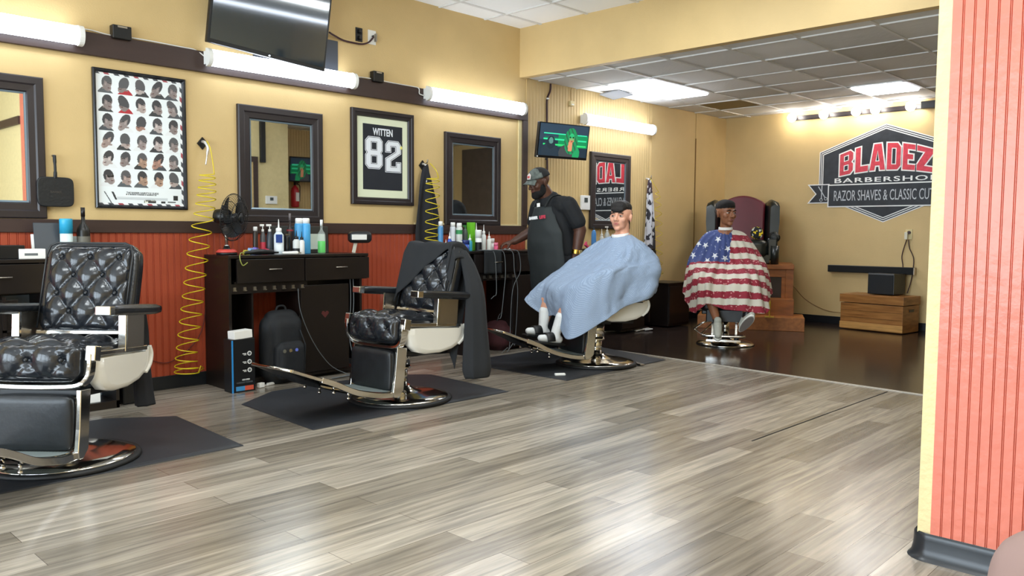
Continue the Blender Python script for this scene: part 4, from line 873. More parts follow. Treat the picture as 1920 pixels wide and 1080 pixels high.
# left station: things behind the nearest chair
t = thing('tablet', 'dark flat tablet leaning up on the left station behind the chair', 'tablet', (at(92, 456, Y=-.2).x, -.18, ST), rot=(R(-14), 0, R(-6))); MB().b2((-.075, -.008, 0), (.075, .006, .235)).obj('body', mat('tablet_grey', '33383e', .35), t, bevel=.004)
MB().b2((-.09, .008, .0), (-.06, .02, .16)).obj('white_card', white, t)
p_ = at(57, 466, Y=-.3); t = thing('paper_box', 'small white printed box at the left end of the left station', 'box', (p_.x, -.3, ST)); MB().b2((-.075, -.04, 0), (.075, .04, .062)).obj('box', paper, t, bevel=.002); MB().b2((-.045, -.0412, .02), (.03, -.04, .035)).obj('print', pm('6a6f70'), t)
p_ = at(16, 462, Y=-.25); o = MB().b2((p_.x-.09, -.33, ST), (p_.x+.07, -.18, ST+.085)).obj('black_box', blackplastic, bevel=.004); tag(o, 'low black box left of the small white printed box', 'box')
bottle('wipes_tub', 'white tub with a bright blue lid behind the nearest chair', 'tub', **put(125, 410, 462, 19, -.22, col='cfe0de', cap='2fa0c8', kind='jar', lab=('4b8c8a', .15, .35)))
bottle('liquor_bottle', 'black liquor bottle with a pale label behind the nearest chair', 'bottle', **put(157, 389, 455, 20, -.2, col='15120f', cap='1a1414', kind='liquor', lab=('6a665c', .22, .42)))
p_ = at(165, 446, Y=-.34); t = thing('zip_pouch', 'long black zip pouch lying above the nearest chair back', 'pouch', (p_.x, -.33, ST)); MB().cushion((0, 0, .045), (.23, .1, .075), .03, n=10, puff=.005).obj('body', leather2, t); MB().bar([(-.1, -.052, .06), (.1, -.052, .06)], .003, .006, up=(0, 1, 0)).obj('zip', brushed, t)
p_ = at(138, 452, Y=-.12); o = MB().b2((p_.x-.03, -.12, ST), (p_.x+.07, -.1, ST+.14)).obj('card', mat('pale_card', 'b9bfb8', .6)); tag(o, 'pale card leaning behind the black liquor bottle', 'card')
# under and beside the left station
t = thing('open_shelf', 'low dark shelf unit with white papers seen under the nearest chair arm', 'shelf', (1.93, -.33, 0)); 
MB().b2((-.5, -.1, 0), (.17, .2, .05)).b2((-.5, .18, 0), (.17, .2, .78)).b2((.15, -.1, 0), (.17, .2, .78)).b2((-.5, -.1, 0), (-.48, .2, .78)).b2((-.5, -.1, .56), (.17, .2, .575)).obj('frame', blackwood, t)
MB().b2((-.47, .16, .05), (.15, .178, .77)).obj('back', mat('grey_panel', '8d9aa6', .5), t)
o = MB().box((1.78, -.34, .592), (.26, .14, .03), (0, 0, R(8))).obj('paper_stack', paper); tag(o, 'white paper stack on the dark shelf seen below the nearest chair back', 'papers')
o = MB().box((1.8, -.31, .632), (.18, .1, .05), (R(8), R(6), R(-10))).obj('folded_paper', paper); tag(o, 'folded white sheet lying on top of the paper stack', 'papers')
t = thing('carton', 'white and blue printed carton standing on the low shelf under the nearest chair', 'carton', (1.92, -.36, .05)); MB().b2((-.1, -.04, 0), (.07, .06, .17)).obj('box', paper, t, bevel=.002); MB().b2((-.08, -.042, .01), (.0, -.04, .05)).b2((-.06, -.042, .08), (.05, -.04, .09)).b2((.03, -.042, .08), (.04, -.04, .15)).obj('print', pm('2f55b0'), t)
o = MB().b2((2.14, -.38, 0), (2.33, -.08, .34)).obj('waste_bin', blackplastic, bevel=.012); tag(o, 'black square bin between the low shelf and the orange boards', 'bin')
# product box, backpack
t = thing('product_box', 'tall black product box with a blue edge and three round icons by the station', 'box', (2.915, -.5, 0)); t.location = (at(433, 733, Y=-.5).x, -.5, 0)
MB().b2((0, -.02, 0), (.185, .1, .395)).obj('box', mat('black_card', '131417', .4), t, bevel=.002); MB().b2((-.001, -.0212, 0), (.012, -.02, .39)).obj('blue_edge', pm('2f86c8'), t)
for k in range(3):
    MB().cyl((.14, -.0205, .285-.062*k), (.14, -.0225, .285-.062*k), .017).obj('icon', white, t); MB().cyl((.14, -.0225, .285-.062*k), (.14, -.0232, .285-.062*k), .011).obj('icon_mark', pm('5a5f63'), t)
    MB().b2((.085, -.0215, .283-.062*k), (.115, -.0205, .288-.062*k)).b2((.095, -.0215, .274-.062*k), (.115, -.0205, .278-.062*k)).obj('print', white, t)
text('lettering', 'HIGH SPEED', Matrix.Translation((.11, -.0214, .092)) @ WALLM, .012, .06, white, t, extr=.0003); text('lettering', 'CORDLESS TRIMMER', Matrix.Translation((.1, -.0214, .072)) @ WALLM, .012, .13, MATS['plastic_5a5f63'], t, extr=.0003)
MB().b2((.03, -.0215, .012), (.17, -.0205, .045)).obj('red_band', pm('c4553f'), t); MB().b2((.03, -.022, .012), (.1, -.0207, .045)).obj('blue_band', pm('3f86b8'), t)
o = MB().box((t.location.x+.1, -.46, .425), (.15, .09, .06), (0, R(-3), R(4))).obj('white_box', paper, bevel=.003); tag(o, 'small white box lying on top of the tall black product box', 'box')
t = thing('backpack', 'black backpack standing on the floor in the station opening', 'backpack', (3.36, -.36, 0), R(5)); bpm = mat('black_nylon', '16181b', .75, noise=.2, nscale=12, bump=.2, bscale=200)
MB().cushion((0, 0, .28), (.33, .2, .55), .1, n=20, puff=.02).obj('body', bpm, t); MB().cushion((0, -.11, .19), (.25, .09, .27), .04, n=12, puff=.012).obj('front_pocket', bpm, t)
MB().tube(catmull([(-.05, 0, .555), (-.03, 0, .6), (.03, 0, .6), (.05, 0, .555)], 6), .009).obj('handle', bpm, t)
for k, c in enumerate(('6a675a', '7a6a4a', '6a7ad0')): MB().cyl((-.085+.055*k, -.162, .27), (-.085+.055*k, -.166, .27), .014).obj('badge', pm(c), t)
MB().tube([(.1, -.16, .07), (.12, -.15, .3), (.09, -.12, .42)], .005).obj('zip', bpm, t)
t = thing('power_adapter', 'small white adapter and plug lying on the planks before the black backpack', 'adapter', (at(500, 722, Z=.01).x, at(500, 722, Z=.01).y, 0), R(15)); MB().box((-.06, 0, .02), (.05, .035, .035)).box((.05, .01, .012), (.07, .02, .02)).obj('body', white, t, bevel=.004); MB().tube(catmull([(-.035, 0, .008), (0, .02, .006), (.02, .0, .006)], 5), .004).obj('cord', white, t)
p_ = at(338, 716, Z=.02); o = MB().cyl((p_.x, p_.y, .014), (p_.x+.07, p_.y-.02, .014), .012).cyl((p_.x+.07, p_.y-.02, .014), (p_.x+.09, p_.y-.025, .014), .006).obj('hose_coupling', brushed); tag(o, 'small metal coupling lying on the floor at the end of the longest yellow hose', 'coupling')
# black heap under the station beside the barber
t = thing('dark_red_bag', 'dark red bag slumped under the station beside the barber', 'bag', (5.95, -.25, 0), R(10)); MB().cushion((0, 0, .14), (.4, .26, .27), .09, n=12, puff=.02).obj('body', mat('dark_red_cloth', '3a1518', .85, noise=.2), t); MB().tube(catmull([(-.1, 0, .26), (-.06, -.02, .36), (.06, -.02, .36), (.1, 0, .26)], 6), .01).obj('handle', blackplastic, t)
# hanging apron and patterned cape on their hooks
def hanging(name, label, cat, x, zt, zb, w0, w1, m, yb=-.05, folds=5, amp=.02, sk=0, colf=None):
    def f(u, v):
        w = w0+(w1-w0)*min(1, (v*1.35))**.7; a_ = (u-.5)*2; return (x+a_*w+sk*v, yb-.035*(1-a_*a_)-amp*sin(folds*pi*u+1.3*sin(v*3))*min(1, v*2.5)-.02*v, zt-(zt-zb)*v-.03*abs(a_)*(1-v))
    nu, nv = 60, 70; mb = MB(); mb.grid(f, nu, nv); bm = mb.bm
    if colf:
        cl = bm.loops.layers.float_color.new('Col'); bm.faces.ensure_lookup_table()
        for k, fc in enumerate(bm.faces):
            c = lin(colf((k % nu+.5)/nu, (k//nu+.5)/nv))
            for l in fc.loops: l[cl] = c
    o = mb.obj(name, m, recalc=True); s_ = o.modifiers.new('thickness', 'SOLIDIFY'); s_.thickness = .006
    return tag(o, label, cat)
hanging('black_apron', 'black apron hanging from the hook between the framed jersey and the third mirror', 'apron', 5.10, 1.84, .95, .025, .165, mat('black_apron_cloth', '1f2025', .85, noise=.1, nscale=5), folds=4, amp=.018, sk=.02, yb=-.05)
from mathutils import noise as mn
def cow(u, v):
    if v < .17: return '33232c' if mn.noise(Vector((u*4, v*18, 2))) < .25 else 'b7b3b4'
    return '2c2a30' if mn.noise(Vector((u*5.5, v*15, 7))) > .13 or (u > .72 and v > .72) else 'c3c2c6'
hanging('patterned_cape', 'black and white patterned cape hanging on the tan wall beside the thin yellow hose', 'cape', 8.84, 1.9, .85, .02, .13, colmat('patterned_cloth', .85), folds=5, amp=.02, colf=cow)
for x_, z_, lb in ((5.1, 1.85, 'black apron'), (8.84, 1.9, 'patterned cape')):
    t = thing('wall_hook', 'small metal wall hook holding the ' + lb, 'hook', (x_, 0, z_)); MB().tube(catmull([(0, 0, 0), (0, -.04, -.01), (0, -.075, 0), (0, -.085, .03)], 5), .006).obj('hook', brushed, t)
# ---------------------------------------------------------------- back wall: sign, track, soundbar, chest
sg_dark = mat('sign_charcoal', '16191e', .45, noise=.25, nscale=9, dark='272b32'); sg_white = mat('sign_white', 'e9e9e6', .4); sg_red = mat('sign_red', 'cf3a49', .35, noise=.18, nscale=25)
CY, T_ = -2.268, None
sign = thing('shop_sign', 'large black hexagonal barbershop wall sign with red lettering and a ribbon', 'sign', (10.83, CY, 1.95)); sign.matrix_world = onback(CY, 1.95)
def hexa(s, zt=0):
    # local x runs to the right (towards -y); hexagon with long slanted top and bottom
    W_, ht, sh = .85, .645, .335
    P = [(0, ht), (W_, sh), (W_, -.25), (0, -.60), (-W_, -.25), (-W_, sh)]
    return [tuple(q) for q in inset(P, s, 1, 1)]
for d_, z, m_ in ((0, .002, sg_white), (.012, .0035, sg_dark), (.024, .005, sg_white), (.036, .0065, sg_dark), (.048, .008, sg_white), (.06, .0095, sg_dark)):
    mb = MB(); poly_face(mb, hexa(d_), z, .0012); mb.obj('hexagon', m_, sign)
# ribbon with swallow tails
def rect(x0, y0, x1, y1): return [(x0, y0), (x1, y0), (x1, y1), (x0, y1)]
for s in (-1, 1):
    tail = [(s*.70, -.09), (s*1.0, -.09), (s*.89, -.22), (s*1.0, -.345), (s*.70, -.345)]
    if s > 0: tail = tail
    for d_, z, m_ in ((0, .011, sg_white), (.013, .0125, sg_dark)):
        mb = MB(); poly_face(mb, inset(tail, d_, 1, 1), z, .0012); mb.obj('ribbon_tail', m_, sign)
for d_, z, m_ in ((0, .014, sg_white), (.015, .0155, sg_dark)):
    mb = MB(); poly_face(mb, inset(rect(-.72, -.40, .72, -.10), d_, 1, 1), z, .0012); mb.obj('ribbon', m_, sign)
LT = {'B': ([(0, 0), (.78, 0), (1, .14), (1, .42), (.88, .5), (1, .6), (1, .86), (.78, 1), (0, 1)], [[(.36, .2), (.62, .2), (.62, .4), (.36, .4)], [(.36, .62), (.62, .62), (.62, .81), (.36, .81)]]),
      'L': ([(0, 0), (1, 0), (1, .24), (.42, .24), (.42, 1), (0, 1)], []),
      'A': ([(0, 0), (.34, 0), (.38, .17), (.62, .17), (.66, 0), (1, 0), (.74, 1), (.26, 1)], [[(.42, .36), (.58, .36), (.5, .72)]]),
      'D': ([(0, 0), (.76, 0), (1, .16), (1, .84), (.76, 1), (0, 1)], [[(.38, .22), (.62, .22), (.62, .78), (.38, .78)]]),
      'E': ([(0, 0), (1, 0), (1, .22), (.42, .22), (.42, .4), (.84, .4), (.84, .61), (.42, .61), (.42, .78), (1, .78), (1, 1), (0, 1)], []),
      'Z': ([(0, 0), (1, 0), (1, .23), (.5, .23), (1, .78), (1, 1), (0, 1), (0, .77), (.48, .77), (0, .22)], [])}
xs = [-.575, -.372, -.192, .022, .212, .378]; ws = [.178, .168, .2, .172, .153, .19]
for ch_, x0, w_ in zip('BLADEZ', xs, ws):
    O_, H_ = LT[ch_]
    def arch(p, x0=x0, w_=w_):
        X = x0+p[0]*w_; k = 1-(X/.62)**2
        lo = -.005+.075*k*.9; hi = .27+.135*k; return (X, lo+(hi-lo)*p[1])
    def sub(P, n=3):
        out = []
        for i in range(len(P)):
            a_, b_ = P[i], P[(i+1) % len(P)]
            for k in range(n): out.append((a_[0]+(b_[0]-a_[0])*k/n, a_[1]+(b_[1]-a_[1])*k/n))
        return out
    base = [arch(p) for p in O_]
    for d_, z, m_ in ((-.012, .0105, sg_white), (.004, .012, sg_red)):
        mb = MB(); poly_face(mb, inset(base, d_, 1, 1), z, .002); mb.obj('letter', m_, sign)
    for hl in H_:
        hb = [arch(p) for p in hl]
        for d_, z, m_ in ((-.008, .0142, sg_white), (.002, .0148, sg_dark)):
            mb = MB(); poly_face(mb, inset(hb, d_, 1, 1), z, .0006); mb.obj('letter', m_, sign)
text('lettering', 'BARBERSHOP', Matrix.Translation((.0, -.052, .0115)), .062, 1.27, sg_white, sign, bold=.012, extr=.001, spacing=1.15)
text('lettering', 'RAZOR SHAVES & CLASSIC CUTS', Matrix.Translation((0, -.25, .0175)), .135, 1.27, mat('sign_grey', 'b9bcc0', .4), sign, bold=.0, extr=.001)
for s in (-1, 1):
    mb = MB(); X = s*.80; mb.bar([(X-.05, -.12, .015), (X+.045, -.27, .015)], .012, .002, up=(.8, .6, 0)).bar([(X+.0, -.11, .0155), (X-.005, -.28, .0155)], .012, .002, up=(1, 0, 0))
    for cx_, cy_ in ((X+.055, -.285), (X-.008, -.3)): mb.tube([(cx_+.018*cos(q), cy_+.018*sin(q), .016) for q in [2*pi*k/14 for k in range(14)]], .004, 5, closed=True)
    mb.obj('scissors', MATS['sign_grey'], sign)
# arcs (thin chevrons) at the foot of the hexagon come from its nested borders
# track lights
tr = thing('light_track', 'dark track on the back wall above the sign carrying five round bulbs', 'light track', (10.80, -1.9, 2.765))
MB().b2((-.02, -1.0, -.022), (.0, .85, .022)).b2((-.0, -1, -.03), (.028, .85, .03)).obj('rail', darkframe, tr)
MB().b2((-.09, -.97, -.04), (-.0, -.8, .05)).obj('transformer', blackplastic, tr, bevel=.006); MB().b2((-.07, -1.03, -.01), (-.03, -.97, .02)).obj('connector', blackplastic, tr)
bulb_em = mat('bulb_glow', 'ffffff', .5, emit='fff8ee', estr=40)
for k, y in enumerate((-1.085, -1.52, -1.94, -2.18, -2.6)):
    lab = ('leftmost round bulb on the back wall track', 'second round bulb from the left on the back wall track', 'middle round bulb of the five on the back wall track', 'fourth round bulb, close beside the middle one, on the track', 'rightmost round bulb on the track above the last letters of the sign')[k]
    t = thing('track_bulb', lab, 'light bulb', (10.77, y, 2.76), group='round bulbs on the back wall track')
    MB().cyl((.0, 0, 0), (-.05, 0, 0), .022).obj('socket', darkframe, t); MB().ball((-.1, 0, 0), .058, 24, 14).obj('bulb', bulb_em, t)
# soundbar, socket, cables
t = thing('soundbar', 'long black soundbar fixed low on the back wall above the wooden chest', 'soundbar', (10.78, -2.15, .742)); MB().b2((-.04, -.54, -.045), (.045, .54, .045)).obj('body', blackplastic, t, bevel=.006); MB().b2((-.042, -.548, -.045), (.03, -.538, .045)).obj('end_cap', mat('beige_cap', 'c9b79b', .4), t); MB().b2((-.0415, -.53, -.038), (-.0405, .53, .038)).obj('grille', mat('grille_black', '0c0d0f', .8), t)
t = thing('wall_plate', 'cream socket plate with a plugged adapter above the wooden chest', 'socket', (10.825, -2.59, 1.2)); MB().box((0, 0, 0), (.012, .08, .125)).obj('plate', tan_edge, t, bevel=.002); MB().box((-.03, .02, -.02), (.05, .035, .09)).obj('adapter', mat('cream_plug', 'd9d3bd', .4), t, bevel=.004); MB().cyl((-.01, -.005, .02), (-.03, -.005, .02), .02).obj('plug', pm('3a1f24'), t)
cable('cable', [(10.78, -2.58, 1.13), (10.8, -2.55, 1.05), (10.81, -2.52, .92), (10.80, -2.54, .8), (10.8, -2.53, .7), (10.79, -2.47, .6), (10.7, -2.44, .465)], .006, brcab, 'dark cable from the cream socket, the left of two running behind the soundbar')
cable('cable', [(10.79, -2.6, 1.13), (10.8, -2.61, 1.03), (10.81, -2.66, .9), (10.8, -2.66, .75), (10.8, -2.64, .6), (10.75, -2.62, .465)], .006, brcab, 'dark cable from the cream socket, the right of two running behind the soundbar')
cable('cable', [(10.8, -2.4, .7), (10.8, -2.44, .6), (10.78, -2.46, .55)], .004, brcab, 'short dark cable joining the left one under the soundbar')
cable('cable', [(10.8, -1.92, .16), (10.8, -1.6, .17), (10.8, -1.3, .3), (10.8, -1.1, .5)], .005, mat('brown_cable', '7a5522', .5), 'brown cable sagging along the back wall between the shoeshine stand and the wooden chest')
pine = mat('worn_pine', 'a9743d', .38, noise=.3, nscale=3, stretch=(2, 1, 9), dark='7d4f24', bump=.1)
t = thing('wooden_chest', 'low varnished wooden chest on the dark floor under the soundbar', 'chest', (10.30, -2.35, 0), R(-7)); 
MB().b2((0, -.395, .01), (.42, .395, .335)).obj('body', pine, t, bevel=.003); MB().b2((-.008, -.4, .02), (0, .4, .10)).obj('plinth', mat('pale_pine', 'bd8c4e', .45, noise=.2, nscale=5, stretch=(2, 1, 9)), t, bevel=.002)
MB().b2((-.012, -.405, .345), (.43, .405, .445)).obj('lid', pine, t, bevel=.003); MB().b2((.16, -.402, .26), (.27, -.396, .29)).obj('hand_hole', pm('1a120c'), t)
for z in (.16, .245): MB().b2((-.002, -.39, z), (0, .39, z+.003)).obj('board_gap', pm('4a2f18'), t)
sub_ = thing('subwoofer', 'black cube subwoofer standing on the wooden chest', 'speaker', (10.43, -2.41, .445), R(-7)); MB().b2((0, -.165, .01), (.3, .165, .265)).obj('cabinet', blackplastic, sub_, bevel=.006); MB().b2((-.008, -.155, .02), (0, .155, .25)).obj('grille', mat('grille_grey', '15181b', .7), sub_); MB().b2((-.004, -.16, .252), (.02, .16, .27)).obj('trim', mat('silver_trim', '9a9da0', .3, .8), sub_)

# ---------------------------------------------------------------- shoeshine stand with wing chair in the corner
oak = mat('orange_oak', '8f5426', .4, noise=.25, nscale=4, stretch=(1, 1, 5), bump=.08)
ST_L = (10.02, -.92, 0); ST_A = R(207)
t = thing('shoeshine_stand', 'tall orange wooden shoeshine stand with steps in the corner, carrying the wing chair', 'stand', ST_L, ST_A)
# local +x is the front
MB().b2((-.55, -.5, .74), (.28, .5, .80)).obj('top', oak, t, bevel=.004)
for y in (-.47, .42): MB().b2((.16, y, .2), (.24, y+.05, .74)).b2((.235, y-.02, .2), (.25, y+.075, .74)).obj('post', oak, t, bevel=.003)
MB().b2((-.5, -.48, .02), (.16, -.45, .74)).b2((-.5, .45, .02), (.16, .48, .74)).b2((-.5, -.48, .02), (-.47, .48, .74)).obj('side_boards', oak, t)
MB().b2((.22, -.4, .64), (.245, .4, .74)).b2((.22, -.4, .2), (.24, -.35, .66)).b2((.22, .35, .2), (.24, .4, .66)).b2((.225, -.02, .2), (.245, .02, .66)).obj('face_frame', oak, t, bevel=.003)
MB().b2((.2, -.35, .2), (.21, .35, .64)).obj('dark_panel', pm('2a1a12'), t)
MB().b2((.2, -.5, .13), (.48, .5, .37)).obj('upper_step', oak, t, bevel=.004); MB().b2((.2, -.66, .0), (.74, .62, .165)).obj('lower_step', mat('oak_step', 'a0622f', .4, noise=.25, nscale=4, stretch=(1, 5, 5)), t, bevel=.004)
green = mat('dark_green_leather', '171d1b', .35, noise=.2, nscale=10, coat=.3); burg = mat('burgundy_leather', '5c1722', .4, noise=.1, nscale=6)
w = thing('wing_chair', 'dark leather wing chair with a burgundy back on top of the shoeshine stand', 'armchair', (ST_L[0]-.10, ST_L[1]+.13, .80), ST_A)
w.scale = (1.04, 1.08, 1.0)
MB().cushion((-.08, 0, .2), (.62, .6, .22), .05, n=12, puff=.01).b2((-.36, -.33, .02), (.2, .33, .12)).obj('seat', green, w)
mb = MB(Matrix.Translation((-.33, 0, .12)) @ Euler((0, R(-7), 0)).to_matrix().to_4x4())
pr = [(-.26, 0), (.26, 0), (.27, .68)] + [(.27-.54*k/12, .68+.11*sin(pi*k/12)**.8) for k in range(1, 12)] + [(-.27, .68)]
mb.prism(pr, .13, Matrix(((0, 0, 1, -.065), (1, 0, 0, 0), (0, 1, 0, 0), (0, 0, 0, 1)))); mb.obj('back', burg, w, bevel=.025, seg=3)
for s in (-1, 1):
    mb = MB(Matrix.Translation((-.33, 0, .12)) @ Euler((0, R(-7), 0)).to_matrix().to_4x4())
    rings = []
    for x, z0, z1, o_ in ((-.09, .0, .70, .0), (-.02, .0, .74, .03), (.08, .0, .73, .055), (.17, .05, .70, .075), (.22, .16, .64, .09)):
        rings.append([(x, s*(.24+o_), z0), (x, s*(.33+o_), z0), (x, s*(.35+o_), (z0+z1)/2), (x, s*(.35+o_), z1-.03), (x, s*(.29+o_), z1), (x, s*(.245+o_), z1-.04), (x, s*(.24+o_), (z0+z1)/2)])
    mb.rings(rings, smooth=True); mb.obj('wing', green, w)
    MB().b2((-.3, s*.30, .05), (.16, s*.42, .34)).obj('side', green, w, bevel=.02)
    a_ = MB().cyl((-.3, s*.375, .37), (.14, s*.385, .345), .062, n=20).cyl((.14, s*.385, .345), (.155, s*.385, .344), .06, .045).obj('arm', green, w)
    MB().lathe([(.062, .15), (.02, .158)], (0, s*.385, .345), (1, 0, 0)).obj('scroll', leather2, a_)
    MB().cyl((.19, s*.39, 0), (.19, s*.39, .24), .045, .05, n=16).obj('arm_post', green, w); MB().cyl((.16, s*.3, -.0), (.16, s*.3, .04), .03).obj('foot', darkwood, w)
# small black and yellow cloth figure reduced to a plain patterned cushion
def spots(u, v):
    a_ = mn.noise(Vector((u*5, v*5, 3)))
    return 'e6c81f' if a_ > .22 else ('c9c9c6' if a_ < -.3 else '141414')
mb = MB(); bm = mb.bm; nu, nv = 26, 18
mb.grid(lambda u, v: (.035*sin(pi*v)*sin(2*pi*u), .08*sin(pi*v)*cos(2*pi*u), .085*cos(pi*v)), nu, nv); cl = bm.loops.layers.float_color.new('Col')
for k, fc in enumerate(bm.faces):
    c = lin(spots((k % nu)/nu*2, (k//nu)/nv))
    for l in fc.loops: l[cl] = c
o = mb.obj('plush_figure', colmat('spotted_cloth', .8)); o.location = (ST_L[0]-.12, ST_L[1]-.30, 1.235); o.rotation_euler = (0, R(-8), ST_A)
p_ = at(1419, 437, X=9.86); o.location = p_; tag(o, 'small black plush figure, shaped as a plain pillow, with yellow and white spots leaning in the wing chair', 'cushion')
# yellow handled tool on the step
p_ = at(1443, 585, X=9.42); t = thing('shoe_horn', 'yellow long handled tool standing on the lower step beside the client', 'tool', (p_.x, p_.y, .168), R(20)); ym = pm('c9a63a')
MB().tube(catmull([(0, 0, .01), (0, .004, .1), (0, 0, .2), (.01, .01, .32)], 5), [.008]*5+[.014]*5+[.008]*6).obj('handle', ym, t); MB().box((0, 0, .006), (.05, .11, .012)).obj('foot', ym, t)
MB().box((.01, .02, .33), (.02, .05, .012)).obj('head', blackplastic, t)

# ---------------------------------------------------------------- hydraulic chair of the client with the flag cape
CH4 = (7.95, -1.68, 0); AZ4 = R(207)
t = thing('hydraulic_chair', 'plain black hydraulic salon chair holding the client in the flag cape', 'barber chair', CH4, AZ4)
MB().lathe([(.30, 0), (.305, .006), (.30, .014), (.27, .03), (.16, .055), (.09, .066), (.08, .08), (.078, .1)], n=56).obj('base', chrome, t); MB().lathe([(.30, 0), (.308, .004), (.3, .01)], n=40).obj('base_ring', rubber, t)
MB().cyl((0, 0, .08), (0, 0, .3), .04).cyl((0, 0, .28), (0, 0, .36), .055).obj('pedestal', chrome, t)
MB().b2((-.22, -.24, .34), (.24, .24, .39)).obj('under_frame', blackplastic, t, bevel=.01)
MB().cushion((.02, 0, .44), (.52, .50, .13), .04, n=14, puff=.01).obj('seat_cushion', leather2, t); MB().b2((.27, -.19, .27), (.30, .19, .40)).obj('leg_rest', leather2, t, bevel=.01)
MB(Matrix.Translation((-.24, 0, .5)) @ Euler((0, R(-10), 0)).to_matrix().to_4x4()).cushion((0, 0, .24), (.1, .48, .48), .04, n=14, puff=.012).obj('backrest', leather2, t)
for s in (-1, 1): MB().bar(catmull([(-.22, s*.28, .66), (.15, s*.28, .67), (.2, s*.28, .6), (.18, s*.28, .42)], 5), .04, .03).obj('armrest', leather2, t, bevel=.008)
MB().tube(catmull([(.0, -.08, .25), (.1, -.22, .24), (.05, -.33, .16)], 6), .01).tube([(.05, -.33, .16), (-.02, -.26, .1), (.0, -.1, .26)], .008).obj('pump_lever', chrome, t)
for s in (-1, 1): MB().bar([(.24, s*.12, .34), (.30, s*.12, .2), (.34, s*.12, .10), (.5, s*.12, .085)], .025, .02).obj('foot_arm', chrome, t, bevel=.003)
MB().tube(catmull([(.36, -.2, .15), (.5, -.205, .15), (.56, -.17, .15), (.56, .17, .15), (.5, .205, .15), (.36, .2, .15), ], 5), .014).bar([(.44, -.2, .15), (.44, .2, .15)], .12, .012, up=(1, 0, 0)).bar([(.5, -.17, .1), (.5, .17, .1)], .05, .02, up=(1, 0, 0)).obj('foot_rest', chrome, t)
for s in (-1, 1): MB().cyl((.5, s*.13, .09), (.5, s*.13, .14), .025).obj('bumper', blackplastic, t)
# bits on the dark floor and mat
rnd = random.Random(9); pts = [at(1150, 622, Z=.01)+Vector((0, 0, 0))]
A = at(1130, 622, Z=.008); B_ = at(1200, 618, Z=.008); q = [A.lerp(B_, k/6) for k in range(5)] + [B_+Vector((rnd.uniform(-.22, .12), rnd.uniform(-.12, .12), rnd.uniform(0, .02))) for k in range(14)]
cable('cable', q, .006, wcab, 'tangled white cable on the dark floor behind the pedestal of the occupied barber chair')
A = at(1135, 664, Z=.015); B_ = at(1205, 684, Z=.015)
o = MB().bar([A, B_], .045, .012, up=(0, 1, 0)).obj('metal_bar', brushed, bevel=.004); tag(o, 'flat metal bar lying on the floor right of the client\'s chair base', 'bar')
A = at(1050, 702, Z=.018); o = MB().box(A, (.09, .035, .02), (0, 0, R(-35))).obj('white_trimmer', white, bevel=.006); tag(o, 'small white object lying on the mat edge before the client\'s chair base', 'small object')
for k, (x_, y_) in enumerate(((1560-120, 645), (1402, 638))): pass
# ---------------------------------------------------------------- people
def skin(name, c, r=.45): return mat(name, c, r, noise=.06, nscale=18)
def fused(mb, name, m, parent, voxel=.006, sm=4):
    """one continuous surface out of overlapping limbs"""
    o = mb.obj(name, m, parent, recalc=True); r = o.modifiers.new('fuse', 'REMESH'); r.mode = 'VOXEL'; r.voxel_size = voxel; r.use_smooth_shade = True
    s = o.modifiers.new('soften', 'SMOOTH'); s.factor = .5; s.iterations = sm; return o
def KM(k): return Matrix.Diagonal((k, k*1.08, k, 1))
def head(mb, M, k=1.0, ears=True):
    old = mb.M; mb.M = old @ M @ KM(k)
    mb.ball((-.012, 0, .034), (.097, .077, .088), 24, 16); mb.ball((.03, 0, -.025), (.062, .06, .085), 20, 14); mb.ball((.028, 0, -.066), (.055, .052, .042), 20, 12)
    mb.ball((.068, 0, -.094), (.023, .025, .02)); mb.ball((.078, 0, .026), (.017, .048, .01)); mb.ball((.058, .038, -.022), .026); mb.ball((.058, -.038, -.022), .026)
    mb.rcone((.09, 0, .012), (.112, 0, -.026), .0085, .0125); mb.ball((.099, .0125, -.03), .009); mb.ball((.099, -.0125, -.03), .009); mb.ball((.083, 0, -.057), (.014, .024, .014))
    if ears:
        for s in (-1, 1): mb.ball((-.006, s*.080, -.004), (.019, .009, .032), rot=(R(-s*8), 0, R(s*18))); mb.ball((-.004, s*.079, -.028), (.009, .007, .012))
    mb.M = old
def face(par, M, k, skinm, lipc, browc, iris='2b1a12', eyes=True):
    W_ = mat('eye_white', 'd9d5cf', .3); I_ = mat('iris_'+iris, iris, .2); L_ = skin('lip_'+lipc, lipc, .5); B_ = mat('brow_'+browc, browc, .8)
    T = M @ KM(k)
    if eyes:
        for s in (-1, 1):
            e = MB(T).ball((.0765, s*.031, .006), (.0132, .0145, .0062), 16, 10).obj('eye', W_, par); MB(T).ball((.0885, s*.0315, .006), (.0032, .0072, .0058), 12, 8).obj('iris', I_, e)
            MB(T).tube(catmull([(.087, s*.014, .0125), (.092, s*.03, .0165), (.083, s*.047, .011)], 4), .0028, 6).obj('eyelid', skinm, par)
            MB(T).tube(catmull([(.092, s*.013, .027), (.094, s*.03, .032), (.081, s*.052, .026)], 4), [.003]*3+[.0045]*4+[.002]*2, 6).obj('eyebrow', B_, par)
    MB(T).ball((.0935, 0, -.0525), (.006, .021, .0045)).ball((.0925, 0, -.0615), (.0065, .018, .0055)).obj('lips', L_, par)
